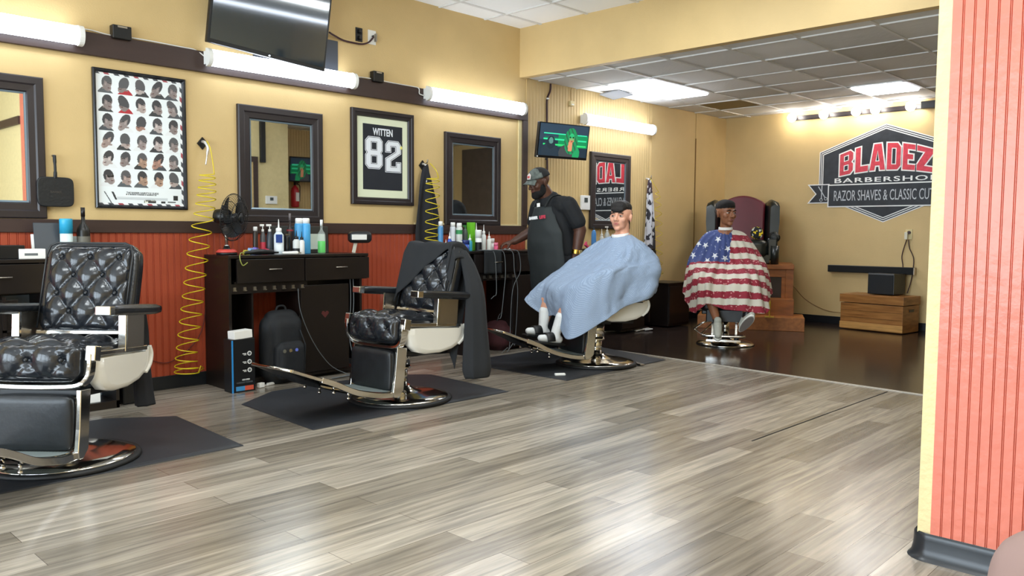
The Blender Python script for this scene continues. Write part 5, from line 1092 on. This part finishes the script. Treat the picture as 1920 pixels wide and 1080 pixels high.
def hand(mb, M, curl=.35, s=1, k=1.0, thumb=.5):
    old = mb.M; mb.M = old @ M @ Matrix.Diagonal((k, k*s, k, 1))
    for y, L_ in ((.030, .068), (.0105, .076), (-.0105, .070), (-.0305, .055)):
        mb.rcone((0, y*.45, 0), (.088, y, 0), .021, .0115)
        p = Vector((.088, y, 0)); a_ = 0; pts = [p]
        for q, f in ((.45, .9), (.31, 1.2), (.24, 1.0)):
            a_ += curl*f; p = p + Vector((cos(a_), 0, -sin(a_)))*L_*q; pts.append(p)
        mb.chain(pts, [.0098, .009, .008, .0068])
    mb.chain([(.022, .018, -.006), (.05, .042, -.014), (.074, .055-.01*thumb, -.022-.02*thumb), (.094, .056-.02*thumb, -.03-.035*thumb)], [.017, .0125, .0105, .0085])
    mb.M = old
def frame_to(p, x, up=(0, 0, 1)):
    x = Vector(x).normalized(); z = Vector(up); z = (z-x*z.dot(x)).normalized(); y = z.cross(x); return Matrix(((x.x, y.x, z.x, p[0]), (x.y, y.y, z.y, p[1]), (x.z, y.z, z.z, p[2]), (0, 0, 0, 1)))
def hair_shell(par, M, k, m, name='hair', front=.085, top=.128, low=-.01, parts=None, voxel=.005):
    mb = MB(M @ KM(k))
    for p in parts: mb.ball(*p)
    return fused(mb, name, m, par, voxel, 3)
def cape(name, par, cols, m, nu, nv, fold, colf=None, thick=.004, closed=True):
    cols = [[Vector(p) for p in c] for c in cols]; K = len(cols); rows = len(cols[0])
    def cr(a, b, c, d, t): return .5*((2*b)+(c-a)*t+(2*a-5*b+4*c-d)*t*t+(3*b-a-3*c+d)*t**3)
    def P(u, v):
        s = v*(rows-1); j = min(int(s), rows-2); t = s-j; q = u*K; i = int(q) % K; w = q-int(q)
        def colp(ci): c = cols[ci % K]; return cr(c[max(j-1, 0)], c[j], c[j+1], c[min(j+2, rows-1)], t)
        return cr(colp(i-1), colp(i), colp(i+1), colp(i+2), w)
    def f(u, v):
        p = P(u % 1, v); e = 1e-3; du = P((u+e) % 1, v)-P((u-e) % 1, v); dv = P(u % 1, min(1, v+e))-P(u % 1, max(0, v-e)); n = du.cross(dv)
        if n.length > 1e-12: n.normalize()
        return p + n*fold(u, v)
    mb = MB(); mb.grid(f, nu, nv); bm = mb.bm
    if colf:
        cl = bm.loops.layers.float_color.new('Col'); bm.faces.ensure_lookup_table()
        for k_, fc in enumerate(bm.faces):
            c = lin(colf(fc.calc_center_median())); 
            for l in fc.loops: l[cl] = c
    bmesh.ops.remove_doubles(bm, verts=bm.verts, dist=1e-5)
    o = mb.obj(name, m, par); s = o.modifiers.new('thickness', 'SOLIDIFY'); s.thickness = thick; s.offset = 0; return o

# ---- client in the pale blue cape, in the third barber chair
SK3 = skin('fair_skin', 'd39c82'); t = thing('person', 'client with short dark fringe wearing the pale blue cape, white socks and black slides', 'person', (5.84, -1.55, .0), R(167))
H3 = Matrix.Translation((-.285, -.005, 1.335)) @ Euler((0, R(-3), R(26))).to_matrix().to_4x4(); K3 = 1.12
mb = MB(); head(mb, H3, K3)
mb.rcone((-.30, 0, 1.27), (-.30, 0, 1.15), .062, .066); mb.chain([(-.295, 0, 1.12), (-.25, 0, .95), (-.14, 0, .76), (-.10, 0, .68)], [.10, .145, .145, .13])
mb.chain([(-.29, -.12, 1.07), (-.29, .12, 1.07)], [.07, .07]); mb.chain([(-.2, -.09, .86), (-.2, .09, .86)], [.11, .11]); mb.chain([(-.1, -.1, .70), (-.1, .1, .70)], [.10, .10])
for s, kx, ky, ax, ay, az_ in ((1, .39, .10, .50, .07, .325), (-1, .43, -.16, .49, -.13, .365)):
    mb.chain([(-.08, s*.1, .70), (kx-.15, (s*.1+ky)/2, .67), (kx, ky, .60)], [.095, .078, .06]); mb.chain([(kx, ky, .59), ((kx+ax)/2-.01, (ky+ay)/2, .47), (ax, ay, az_)], [.058, .054, .036])
    mb.chain([(ax-.03, ay, az_-.055), (ax+.03, ay, az_-.05), (ax+.15, ay, az_-.035)], [.034, .034, .022])
    mb.chain([(-.27, s*.165, 1.03), (-.16, s*.26, .85), (.02, s*.2, .81)], [.05, .04, .03]); hand(mb, frame_to((.02, s*.2, .815), (1, -s*.5, -.1)), .4, -s)
body3 = fused(mb, 'body', SK3, t, .006, 4)
face(t, H3, K3, SK3, 'b86f66', '2a211c')
hair3 = mat('black_hair', '1b1817', .6, noise=.3, nscale=60, bump=.6, bscale=220)
hair_shell(t, H3, K3, hair3, parts=[((-.012, 0, .080), (.096, .076, .064)), ((.045, 0, .085), (.060, .068, .05)), ((.078, .0, .060), (.03, .054, .030)), ((-.06, 0, .05), (.053, .066, .05))])
hair_shell(t, H3, K3, mat('faded_stubble', '6d4f41', .7), name='faded_sides', parts=[((-.03, 0, .028), (.0795, .0775, .058)), ((-.05, 0, .0), (.058, .07, .05))])
cpm = mat('pale_blue_cape', '93a2b8', .7, bump=.25, bscale=9)
def chk(m):
    nt = m.node_tree; b = nt.nodes['Principled BSDF']; tc = nt.nodes.new('ShaderNodeTexCoord'); ck = nt.nodes.new('ShaderNodeTexChecker'); ck.inputs['Scale'].default_value = 170; ck.inputs[1].default_value = lin('76879f'); ck.inputs[2].default_value = lin('97a8c0'); nt.links.new(tc.outputs['Object'], ck.inputs[0]); nt.links.new(ck.outputs[0], b.inputs['Base Color'])
chk(cpm)
C3 = [[(-.35, .05, 1.175), (-.37, .2, 1.10), (-.43, .31, .99), (-.41, .39, .86), (-.33, .42, .66)],
      [(-.30, .078, 1.175), (-.26, .23, 1.09), (-.19, .33, .94), (-.09, .39, .86), (.0, .40, .56)],
      [(-.24, .068, 1.16), (-.15, .22, 1.04), (.0, .31, .925), (.2, .37, .835), (.24, .39, .44)],
      [(-.20, .04, 1.15), (-.07, .14, 1.02), (.11, .2, .88), (.38, .21, .745), (.50, .25, .29)],
      [(-.19, 0, 1.15), (-.05, 0, 1.01), (.15, .0, .86), (.46, 0, .70), (.44, .0, .46)],
      [(-.2, -.035, 1.15), (-.06, -.11, 1.02), (.16, -.15, .90), (.46, -.15, .73), (.48, -.13, .46)],
      [(-.22, -.06, 1.16), (-.09, -.20, 1.07), (.1, -.28, .92), (.42, -.27, .75), (.57, -.29, .585)],
      [(-.28, -.078, 1.175), (-.2, -.24, 1.10), (-.08, -.35, .93), (.13, -.38, .83), (.2, -.42, .6)],
      [(-.34, -.06, 1.185), (-.36, -.2, 1.12), (-.40, -.31, .98), (-.40, -.38, .84), (-.33, -.42, .68)],
      [(-.37, 0, 1.19), (-.44, 0, 1.14), (-.56, 0, 1.04), (-.60, 0, .93), (-.61, 0, .84)]]
def fold3(u, v):
    a_ = .003*sin(2*pi*u*19+2*sin(5*v))*min(1, v*1.6)*(.3+.7*v) + .016*(abs(mn.noise(Vector((u*13+v*2, v*5-u*3, 21))))-.2)*min(1, v*3) + .016*mn.noise(Vector((u*9, v*3.2, 1)))*min(1, v*3) + .009*mn.noise(Vector((u*26, v*9, 4)))*min(1, v*3) + .006*(abs(mn.noise(Vector((u*40+v*9, v*14-u*8, 31))))-.2)*min(1, v*3)
    return a_
cape('cape', t, C3, cpm, 240, 110, fold3)
mb = MB(); mb.lathe([(.079, -.018), (.081, .0), (.077, .012)], (-.275, 0, 1.178), (.16, 0, 1), cap=False); mb.obj('neck_strip', mat('white_strip', 'e9e9e6', .8), t); mb = MB(); mb.lathe([(.082, -.012), (.084, .0), (.08, .008)], (-.272, 0, 1.158), (.2, 0, 1), cap=False); mb.obj('cape_collar', mat('navy_collar', '1b2030', .7), t)
sock = mat('white_sock', 'dcdfe0', .85, bump=.3, bscale=120); slide = mat('black_slide', '131415', .5)
for s, ax, ay, az_ in ((1, .50, .07, .325), (-1, .49, -.13, .365)):
    mb = MB(); kx, ky = (.39, .10) if s > 0 else (.43, -.16); top = Vector((ax, ay, az_)).lerp(Vector((kx, ky, .6)), .55 if s < 0 else .5)
    mb.chain([top, (ax, ay, az_), (ax-.005, ay, az_-.04)], [.056, .042, .044]); mb.chain([(ax-.03, ay, az_-.055), (ax+.04, ay, az_-.045), (ax+.155, ay, az_-.033)], [.040, .040, .030]); fused(mb, 'sock', sock, t, .006, 4)
    sl = MB(); sl.bar(catmull([(ax-.075, ay, az_-.1), (ax+.03, ay, az_-.09), (ax+.2, ay, az_-.065)], 5), .092, .022, up=(0, 1, 0)); so = sl.obj('slide', slide, t, bevel=.008)
    sb_ = MB(); sb_.rings([[(ax+x_, ay+.053*cos(q), az_-.075+.075*sin(q)+.012) for q in [pi*k/14 for k in range(15)]] + [(ax+x_, ay+.047*cos(q), az_-.075+.068*sin(q)+.012) for q in [pi*k/14 for k in range(14, -1, -1)]] for x_ in (.035, .075, .115)]); sb_.obj('slide_strap', slide, so)
# the reclined back and a few cut hairs on the cape belong to this client
for ch in list(c3.children):
    if ch.name.startswith(('backrest', 'back_band')):
        p = Vector((-.26, 0, .62)); ch.matrix_local = Matrix.Translation((.01, 0, -.04)) @ Matrix.Translation(p) @ Matrix.Rotation(R(-15), 4, 'Y') @ Matrix.Translation(-p)

# ---- client in the flag cape
SK4 = skin('brown_skin', '8f5e42'); t = thing('person', 'client with short dark curly hair wearing a cape printed with stars and stripes', 'person', CH4, AZ4)
H4 = Matrix.Translation((-.125, -.03, 1.412)) @ Euler((0, R(2), R(40))).to_matrix().to_4x4(); K4 = 1.17
mb = MB(); head(mb, H4, K4)
mb.rcone((-.14, -.03, 1.36), (-.15, -.03, 1.22), .056, .062); mb.chain([(-.15, -.03, 1.18), (-.14, -.02, .9), (-.1, -.01, .66), (-.08, 0, .60)], [.10, .14, .135, .12]); mb.chain([(-.15, -.18, 1.13), (-.15, .12, 1.13)], [.065, .065]); mb.chain([(-.07, -.09, .60), (-.07, .09, .60)], [.1, .1])
LG4 = [((.43, -.17, .60), (.42, -.07, .29), (.55, -.055, .225)), ((.43, .2, .60), (.46, .225, .36), (.53, .245, .28))]
for (kn, an, fo), s in zip(LG4, (-1, 1)):
    mb.chain([(-.06, s*.1, .6), (.2, s*.15, .63), kn], [.095, .08, .06]); k_, a_ = Vector(kn), Vector(an); mb.chain([kn, k_.lerp(a_, .4)+Vector((-.015, 0, 0)), an], [.058, .056, .036])
    mb.chain([(-.15, s*.19-.03, 1.12), (-.08, s*.3-.01, .87), (.13, s*.31, .80)], [.055, .043, .03]); hand(mb, frame_to((.13, s*.31, .80), (1, -s*.2, -.05)), .4, -s)
mb.chain([(.41, -.068, .25), (.53, -.055, .19)], [.036, .03]); mb.chain([(.46, .225, .35), (.49, .22, .33), (.52, .22, .31)], [.036, .034, .03])
fused(mb, 'body', SK4, t, .006, 4); face(t, H4, K4, SK4, '84524a', '15100d')
hair_shell(t, H4, K4, mat('short_curly_hair', '1a1614', .8, bump=1, bscale=260), parts=[((-.014, 0, .062), (.1, .081, .068)), ((.03, 0, .082), (.056, .064, .042)), ((-.055, 0, .025), (.06, .072, .055)), ((.07, .0, .074), (.018, .045, .018))])
hair_shell(t, H4, K4, mat('faded_stubble_dark', '3c2a22', .8), name='faded_sides', parts=[((-.03, 0, .015), (.076, .0785, .055))])
C4 = [[(-.19, .03, 1.235), (-.22, .17, 1.19), (-.22, .3, 1.0), (-.18, .38, .85), (-.1, .42, .62)],
      [(-.14, .048, 1.235), (-.12, .19, 1.17), (-.06, .31, .98), (.06, .39, .80), (.2, .43, .50)],
      [(-.1, .03, 1.225), (-.04, .13, 1.12), (.08, .22, .92), (.34, .33, .74), (.43, .42, .39)],
      [(-.08, .0, 1.22), (0, .05, 1.08), (.13, .10, .88), (.46, .19, .70), (.50, .18, .41)],
      [(-.07, -.03, 1.215), (.01, -.03, 1.07), (.14, -.03, .86), (.42, -.01, .68), (.48, 0, .42)],
      [(-.08, -.06, 1.22), (0, -.12, 1.08), (.14, -.15, .88), (.48, -.19, .71), (.50, -.17, .47)],
      [(-.10, -.08, 1.225), (-.04, -.2, 1.12), (.08, -.27, .92), (.36, -.31, .72), (.36, -.31, .36)],
      [(-.14, -.105, 1.235), (-.12, -.25, 1.17), (-.05, -.36, .96), (.04, -.40, .78), (.12, -.42, .48)],
      [(-.19, -.09, 1.24), (-.22, -.22, 1.19), (-.22, -.34, 1.0), (-.18, -.40, .85), (-.1, -.42, .62)],
      [(-.215, -.03, 1.24), (-.27, -.03, 1.2), (-.32, -.03, 1.1), (-.34, -.03, 1.02), (-.36, -.03, .95)]]
STARS = [(-.225, 1.225), (.0, 1.215), (-.10, 1.13), (-.31, 1.08), (-.23, 1.065), (.005, 1.03), (-.125, .955), (-.36, .955), (-.2, .90), (-.02, .93)]
def flag(p):
    wob = .012*mn.noise(p*6)+.006*mn.noise(p*30); nz = mn.noise(p*45)
    tt = 1.245-p.z + .30*max(0, p.x+.08) + wob; n = int(tt/.073)
    if p.y < .035+wob*1.5 and tt < .073*5.6 + .3*0:
        for sy, sz in STARS:
            dx, dz = p.y-sy, p.z-sz; r_ = sqrt(dx*dx+dz*dz)
            if r_ < .042:
                a_ = (atan2(dx, dz)) % (2*pi/5); a_ = abs(a_-pi/5); lim = .016/cos(max(0, pi/5-abs(a_-0))*1.0) if 0 else None
                th = pi/5-a_                              # 0 at a tip
                k_ = .038*.4; edge = (.038*k_*sin(pi/5))/(k_*sin(th)+.038*sin(pi/5-th)) if (k_*sin(th)+.038*sin(pi/5-th)) > 1e-6 else .038
                if r_ < edge: return 'd3d6da'
        return '8b93ad' if nz > .52 else '38467a'
    red = n % 2 == 1
    if red and nz > .42: return 'c98a88'
    return '8f2234' if red else 'cfc9ba'
def fold4(u, v): return .012*sin(2*pi*u*15+1.5*sin(4*v))*min(1, v*1.3) + .018*mn.noise(Vector((u*8, v*3, 9)))*min(1, v*3)
cape('cape', t, C4, colmat('flag_cape', .8), 330, 190, fold4, flag)
mb = MB(); mb.lathe([(.074, -.014), (.076, .006), (.072, .026)], (-.14, -.03, 1.24), (.1, 0, 1), cap=False); mb.obj('neck_strip', MATS['white_strip'], t); mb = MB(); mb.lathe([(.077, -.02), (.079, -.008), (.077, 0)], (-.14, -.03, 1.235), (.1, 0, 1), cap=False); mb.obj('cape_collar', MATS['navy_collar'], t)
sn = mat('sneaker_grey', 'a9aa9f', .7); sw = mat('sneaker_white', 'd8d8d0', .6); sole = mat('sneaker_sole', '7d746e', .7)
# right foot flat and pointing down the rest, left foot tipped back with its sole to the camera
def shoe(M, par):
    mb = MB(M); mb.chain([(-.07, 0, .02), (-.02, 0, .025), (.06, 0, .012), (.13, 0, .0)], [.045, .046, .043, .036]); mb.rcone((-.05, 0, .03), (-.045, 0, .075), .042, .04); o = fused(mb, 'sneaker', sn, par, .006, 3)
    q = [(-.115+.0, 0)]; outl = [(.155*cos(a_)*1.0+.025, .048*sin(a_)*(1+.15*cos(a_))) for a_ in [2*pi*k/28 for k in range(28)]]
    MB(M).prism([(x*.95, y) for x, y in outl], .022, Matrix.Translation((0, 0, -.048))).obj('rubber_edge', sw, o, bevel=.004)
    MB(M).prism([(x*.86+.002, y*.86) for x, y in outl], .004, Matrix.Translation((0, 0, -.052))).obj('sole', sole, o)
    for k in range(3): MB(M).tube([(.03+.022*k, -.03, .045-.006*k), (.04+.022*k, 0, .058-.007*k), (.03+.022*k, .03, .045-.006*k)], .004, 5).obj('lace', sw, o)
shoe(frame_to((.49, -.06, .215), (1, .08, -.42)), t); shoe(frame_to((.53, .215, .30), (.55, .45, .62), up=(-.62, .1, .6)) @ Matrix.Scale(.95, 4), t)
for kn, an, fo in LG4: MB().chain([Vector(an)+Vector((0, 0, .015)), Vector(an)+Vector((.0, 0, -.02))], [.044, .046]).obj('ankle_sock', pm('1a1a1c'), t)

# ---- the barber
SKB = skin('dark_skin', '4f3226'); BLOC = (6.227, -.876, 0); t = thing('person', 'standing barber in black apron and grey cap reaching for clippers on the station', 'person', BLOC, R(165))
HB = Matrix.Translation((.335, 0, 1.672)) @ Euler((0, R(18), R(0))).to_matrix().to_4x4(); KB = 1.08
mb = MB(); head(mb, HB, KB)
mb.chain([(.30, 0, 1.62), (.22, 0, 1.50)], [.072, .08]); mb.chain([(.20, 0, 1.46), (.17, 0, 1.28), (.13, 0, 1.05), (.08, 0, .93)], [.11, .16, .17, .15]); mb.chain([(.17, -.18, 1.45), (.17, .18, 1.45)], [.085, .085]); mb.chain([(.08, -.1, .93), (.08, .1, .93)], [.13, .13])
for s in (-1, 1): mb.chain([(.07, s*.1, .88), (.10, s*.12, .5), (.03, s*.13, .1)], [.11, .075, .05]); mb.chain([(.0, s*.13, .06), (.18, s*.14, .04)], [.045, .035])
mb.chain([(.15, .23, 1.45), (.05, .29, 1.22), (.09, .285, .99)], [.078, .06, .042]); hand(mb, frame_to((.095, .285, .975), (.12, -.05, -1), up=(0, 1, 0)), .35, 1, 1.08)
tgt = (BLOC[0]-p_.x, 0, 0)
mb.chain([(.19, -.22, 1.44), (.19, -.33, 1.21), (.36, -.41, 1.10)], [.078, .058, .036]); hand(mb, frame_to((.37, -.415, 1.098), (1, -.3, -.25)), .45, 1, 1.08, .9)
fused(mb, 'body', SKB, t, .006, 4)
face(t, HB, KB, SKB, '6d3f3a', '100c0b')
hair_shell(t, HB, KB, mat('black_beard', '0e0c0c', .85, bump=.8, bscale=250), name='beard', parts=[((.035, 0, -.085), (.062, .062, .045)), ((.066, 0, -.1), (.04, .04, .038)), ((.012, .048, -.055), (.035, .022, .052)), ((.012, -.048, -.055), (.035, .022, .052))])
capg = mat('grey_cap_front', '565d59', .8, noise=.35, nscale=30); capb = mat('black_cap', '17181a', .8)
TB = HB @ KM(KB)
mb = MB(TB); mb.grid(lambda u, v: ((.108*cos(2*pi*u)*cos(v*pi/2)-.01), .09*sin(2*pi*u)*cos(v*pi/2), .045+.09*sin(v*pi/2)), 40, 12); mb.bm.faces.ensure_lookup_table()
for fc in mb.bm.faces: fc.material_index = 0 if (TB.inverted() @ fc.calc_center_median()).x < .012 else 1
cp = mb.obj('cap', [capb, capg], t); cp.modifiers.new('s', 'SOLIDIFY').thickness = .004
MB(TB).grid(lambda u, v: (.085+.085*v*cos((u-.5)*2.3)-.01, (u-.5)*.16*(1+.05*v), .05-.02*v-.014*((u-.5)*2)**2*(1+v)), 18, 8).obj('brim', capg, cp).modifiers.new('s', 'SOLIDIFY').thickness = .005
bd = MB(TB); bd.prism([(-.022, -.026), (.022, -.026), (.026, .012), (0, .03), (-.026, .012)], .004, frame_to((.092, .012, .08), (0, 1, 0), up=(1, .1, .45))); bd.obj('badge', mat('badge_white', 'd9d0cc', .5), cp)
bd = MB(TB); bd.box((.1, .012, .078), (.006, .026, .018), (0, R(-22), 0)); bd.obj('badge_mark', pm('c24a48'), cp)
shirt = mat('black_shirt', '15171a', .85, bump=.2, bscale=12)
mb = MB(); mb.chain([(.205, 0, 1.475), (.17, 0, 1.28), (.13, 0, 1.05), (.09, 0, .93)], [.125, .178, .188, .165]); mb.chain([(.17, -.18, 1.45), (.17, .18, 1.45)], [.098, .098]); mb.chain([(.15, .23, 1.45), (.08, .28, 1.30)], [.092, .085]); mb.chain([(.19, -.22, 1.44), (.19, -.29, 1.30)], [.092, .082])
for s in (-1, 1): mb.chain([(.17, s*.12, 1.40), (.11, s*.12, 1.0)], [.11, .12])
fused(mb, 't_shirt', shirt, t, .007, 5)
mb = MB(); mb.chain([(.09, -.09, .93), (.09, .09, .93)], [.155, .155])
for s in (-1, 1): mb.chain([(.08, s*.1, .88), (.10, s*.12, .5), (.03, s*.13, .10)], [.13, .1, .08])
fused(mb, 'trousers', mat('black_trousers', '16171a', .85), t, .009, 5)
for s in (-1, 1): mb = MB(); mb.chain([(-.03, s*.13, .055), (.08, s*.135, .05), (.2, s*.14, .045)], [.055, .052, .042]); fused(mb, 'shoe', pm('131416'), t, .007, 3)
apm = mat('charcoal_apron', '272c2d', .75, bump=.25, bscale=10)
def apron_pt(u, v):
    z = 1.44-.98*v; a_ = (u-.5)*2; w = .11+.12*min(1, v*4)**1.2+.03*v; bx = .335 if 0 else 0
    cx = .205 if z > 1.3 else .205-(1.3-z)*.12; r_ = .15+.05*min(1, (1.44-z)*3) - .02*max(0, .9-z)
    return (cx + r_*cos(a_*1.25) + .004 + .012*mn.noise(Vector((u*6, v*6, 3)))*min(1, v*4) + (.012*sin(u*22)*max(0, v-.5)), w*1.18*sin(a_*1.35)/sin(1.35), z)
ap = MB().grid(apron_pt, 44, 50).obj('apron', apm, t); ap.modifiers.new('s', 'SOLIDIFY').thickness = .004
for s in (-1, 1): MB().bar(catmull([(.33, s*.1, 1.44), (.27, s*.105, 1.53), (.17, s*.09, 1.555), (.10, s*.05, 1.535)], 5), .022, .006, up=(0, 1, .2)).obj('apron_strap', apm, ap)
MB().bar([(.37, .02, 1.06), (.355, .12, 1.06)], .004, .11, up=(1, 0, 0)).obj('pocket', apm, ap)
Q = frame_to((.392, .07, 1.335), (-.38, .92, .1), up=(.93, .38, .06)); Q2 = Q
text('lettering', 'BARBER', Q @ Matrix.Translation((-.045, 0, .006)), .03, .10, mat('logo_white', 'e4e4e4', .5), ap, bold=.06, extr=.002); text('lettering', 'LIFE', Q @ Matrix.Translation((.055, 0, .0)), .032, .07, pm('b8354a'), ap, bold=.06, extr=.002)
MB(frame_to((.375, .055, 1.455), (-.4, .9, .1), up=(.9, .4, .1))).box((0, 0, 0), (.034, .036, .004)).obj('name_tag', white, ap)
MB().lathe([(.044, -.02), (.046, 0), (.044, .02)], (.0885, .285, 1.01), (.1, 0, -1), cap=False).obj('wristwatch', mat('gold_watch', 'c9a24a', .25, 1), t); MB().box((.07, .332, 1.01), (.03, .01, .035)).obj('watch_face', mat('gold_face', 'e6cf92', .2, .8), t)

# ---- neighbour sitting at the right edge, only a knee in view
kn = CAM + (_F + _R*((1968-960)/F_PX) - _U*((1092-540)/F_PX))*1.30
t = thing('person', 'seated person at the bottom right corner, only the brown trousered knee in view', 'person', (kn.x, kn.y-.5, 0), R(90))
K_ = (.5, 0, kn.z); SKN = skin('neighbour_skin', '9a7464')
HN = Matrix.Translation((-.12, .1, 1.29)); mb = MB(); head(mb, HN, 1.0); mb.rcone((-.13, .1, 1.24), (-.14, .1, 1.1), .055, .06); mb.chain([(-.14, .1, 1.06), (-.12, .1, .8), (-.08, .1, .56)], [.11, .15, .14]); mb.chain([(-.14, -.08, 1.02), (-.14, .28, 1.02)], [.07, .07])
mb.chain([(-.06, .02, .55), (.22, .0, .63), K_], [.09, .08, .065]); mb.chain([K_, (.52, .1, .45), (.5, .24, .3)], [.06, .055, .04]); mb.chain([(-.06, .18, .54), (.36, .22, .50), (.38, .22, .12)], [.09, .065, .045]); mb.chain([(.36, .22, .06), (.54, .23, .04)], [.045, .035]); mb.chain([(.5, .26, .27), (.58, .36, .22)], [.04, .032])
mb.chain([(-.14, -.1, 1.0), (-.08, -.17, .76), (.12, -.06, .70)], [.055, .045, .032]); hand(mb, frame_to((.12, -.06, .705), (1, .15, .05)), .3, 1); mb.chain([(-.14, .3, 1.0), (-.08, .38, .76), (.12, .27, .66)], [.055, .045, .032]); hand(mb, frame_to((.12, .27, .665), (1, -.1, 0)), .3, -1)
fused(mb, 'body', SKN, t, .007, 4); face(t, HN, 1.0, SKN, '9a5f58', '1c1512'); hair_shell(t, HN, 1.0, hair3, parts=[((-.015, 0, .06), (.1, .08, .07)), ((-.05, 0, .02), (.062, .074, .06))])
mb = MB(); mb.chain([(-.06, .02, .56), (.22, .0, .63), K_], [.115, .1, .085]); mb.chain([K_, (.52, .1, .45), (.5, .22, .33)], [.085, .075, .065]); mb.chain([(-.06, .18, .55), (.36, .22, .50), (.38, .22, .14)], [.115, .085, .07]); mb.chain([(-.07, .02, .56), (-.07, .2, .56)], [.13, .13]); fused(mb, 'trousers', mat('brown_trousers', '7f6760', .8, noise=.05), t, .008, 6)
mb = MB(); mb.chain([(-.14, .1, 1.03), (-.12, .1, .8), (-.08, .1, .60)], [.13, .17, .16]); mb.chain([(-.14, -.08, 1.02), (-.14, .28, 1.02)], [.085, .085]); mb.chain([(-.14, -.1, 1.0), (-.1, -.15, .85)], [.07, .06]); mb.chain([(-.14, .3, 1.0), (-.1, .36, .85)], [.07, .06]); fused(mb, 't_shirt', shirt, t, .008, 5)
for a_, b_ in (((.34, .22, .05), (.55, .23, .045)), ((.49, .25, .28), (.6, .38, .21))): mb = MB(); mb.chain([a_, b_], [.055, .045]); fused(mb, 'shoe', pm('3a3c40'), t, .008, 3)
w = thing('waiting_chair', 'black waiting chair under the seated person at the bottom right corner', 'chair', (kn.x-.1, kn.y-.55, 0), R(90))
MB().cushion((0, 0, .41), (.5, .5, .07), .03, n=8).obj('seat', leather2, w); MB(Matrix.Translation((-.27, 0, .48)) @ Euler((0, R(-8), 0)).to_matrix().to_4x4()).cushion((0, 0, .25), (.06, .48, .44), .03, n=8).obj('backrest', leather2, w)
for sx in (-1, 1):
    for sy in (-1, 1): MB().cyl((sx*.21, sy*.21, 0), (sx*.21, sy*.21, .39), .012).obj('leg', brushed, w)

# ---------------------------------------------------------------- black cloth over the back of the middle chair
def cl_pt(u, v):
    """cloth laid over the chair back: u across the back (far side to near side), v from the front hem over the top edge and down behind"""
    y = -.27+.56*u; lf = .05+.34*max(0, 1-max(0, u-.10)/.72)**1.2 + (.14 if u > .86 else 0)
    s = v*(lf+.70+.25*u)
    bx, bz = -.235, .64
    def onback(xl, zl): a_ = R(-12); return (bx+xl*cos(a_)+zl*sin(a_), bz-xl*sin(a_)*1+zl*cos(a_))
    if s < lf: d = lf-s; xl, zl = .095, .475-d
    elif s < lf+.19: k = (s-lf)/.19; xl, zl = .095-.19*k, .475+.03*sin(pi*k)
    else: xl, zl = -.095-.02*(s-lf-.19)*2, .475-(s-lf-.19)
    x, z = onback(xl, zl)
    side = max(0, abs(y)-.225); z -= side*1.6
    return (x + .012*sin(u*26+v*4)*v, y*(1-.05*v) - (.02 if u > .9 else 0), z + .006*sin(u*17))
clm = mat('charcoal_cloth', '202225', .9, bump=.3, bscale=8)
def cloth_pt(u, v):
    p = cl_pt(u, v); return p
o = MB(TILT).grid(cl_pt, 60, 60).obj('draped_cloth', clm); o.location = c2.location; o.rotation_euler = c2.rotation_euler; o.modifiers.new('s', 'SOLIDIFY').thickness = .006
tag(o, 'charcoal cloth thrown over the back of the middle barber chair, trailing to the mat', 'cloth')
# trailing tail, a bunched roll of the same cloth reaching down behind the armrest
mb = MB(); T_ = catmull([(-.40, .22, 1.05), (-.42, .27, .93), (-.43, .32, .75), (-.42, .34, .5), (-.42, .35, .3), (-.42, .36, .14)], 6); rings = []
for i, p in enumerate(T_):
    k = i/(len(T_)-1); r1 = .035+.09*k**.8*(1 if k < .9 else 1-(k-.9)*3); rings.append([p+Vector((cos(a_)*r1*1.1*(1+.12*sin(5*a_+k*3)), sin(a_)*r1*.6*(1+.15*sin(4*a_)), 0)) for a_ in [2*pi*q/28 for q in range(28)]])
mb.rings(rings); mb.obj('cloth_tail', clm, o)
tail = mat('black_cape_cloth', '1b1c20', .85, bump=.3, bscale=8)
mb = MB(); T_ = catmull([(-.42, .2, .74), (-.44, .2, .62), (-.46, .19, .45), (-.47, .19, .3), (-.47, .2, .19)], 6); rings = []
for i, p in enumerate(T_):
    k = i/(len(T_)-1); r1 = .04+.02*k; rings.append([p+Vector((cos(a_)*r1*(1+.12*sin(5*a_+k*3)), sin(a_)*r1*.8*(1+.15*sin(4*a_)), 0)) for a_ in [2*pi*q/24 for q in range(24)]])
mb.rings(rings); o = mb.obj('hanging_cape', tail); o.location = c1.location; o.rotation_euler = c1.rotation_euler; tag(o, 'rolled black cape hanging down behind the armrest of the nearest barber chair', 'cape')
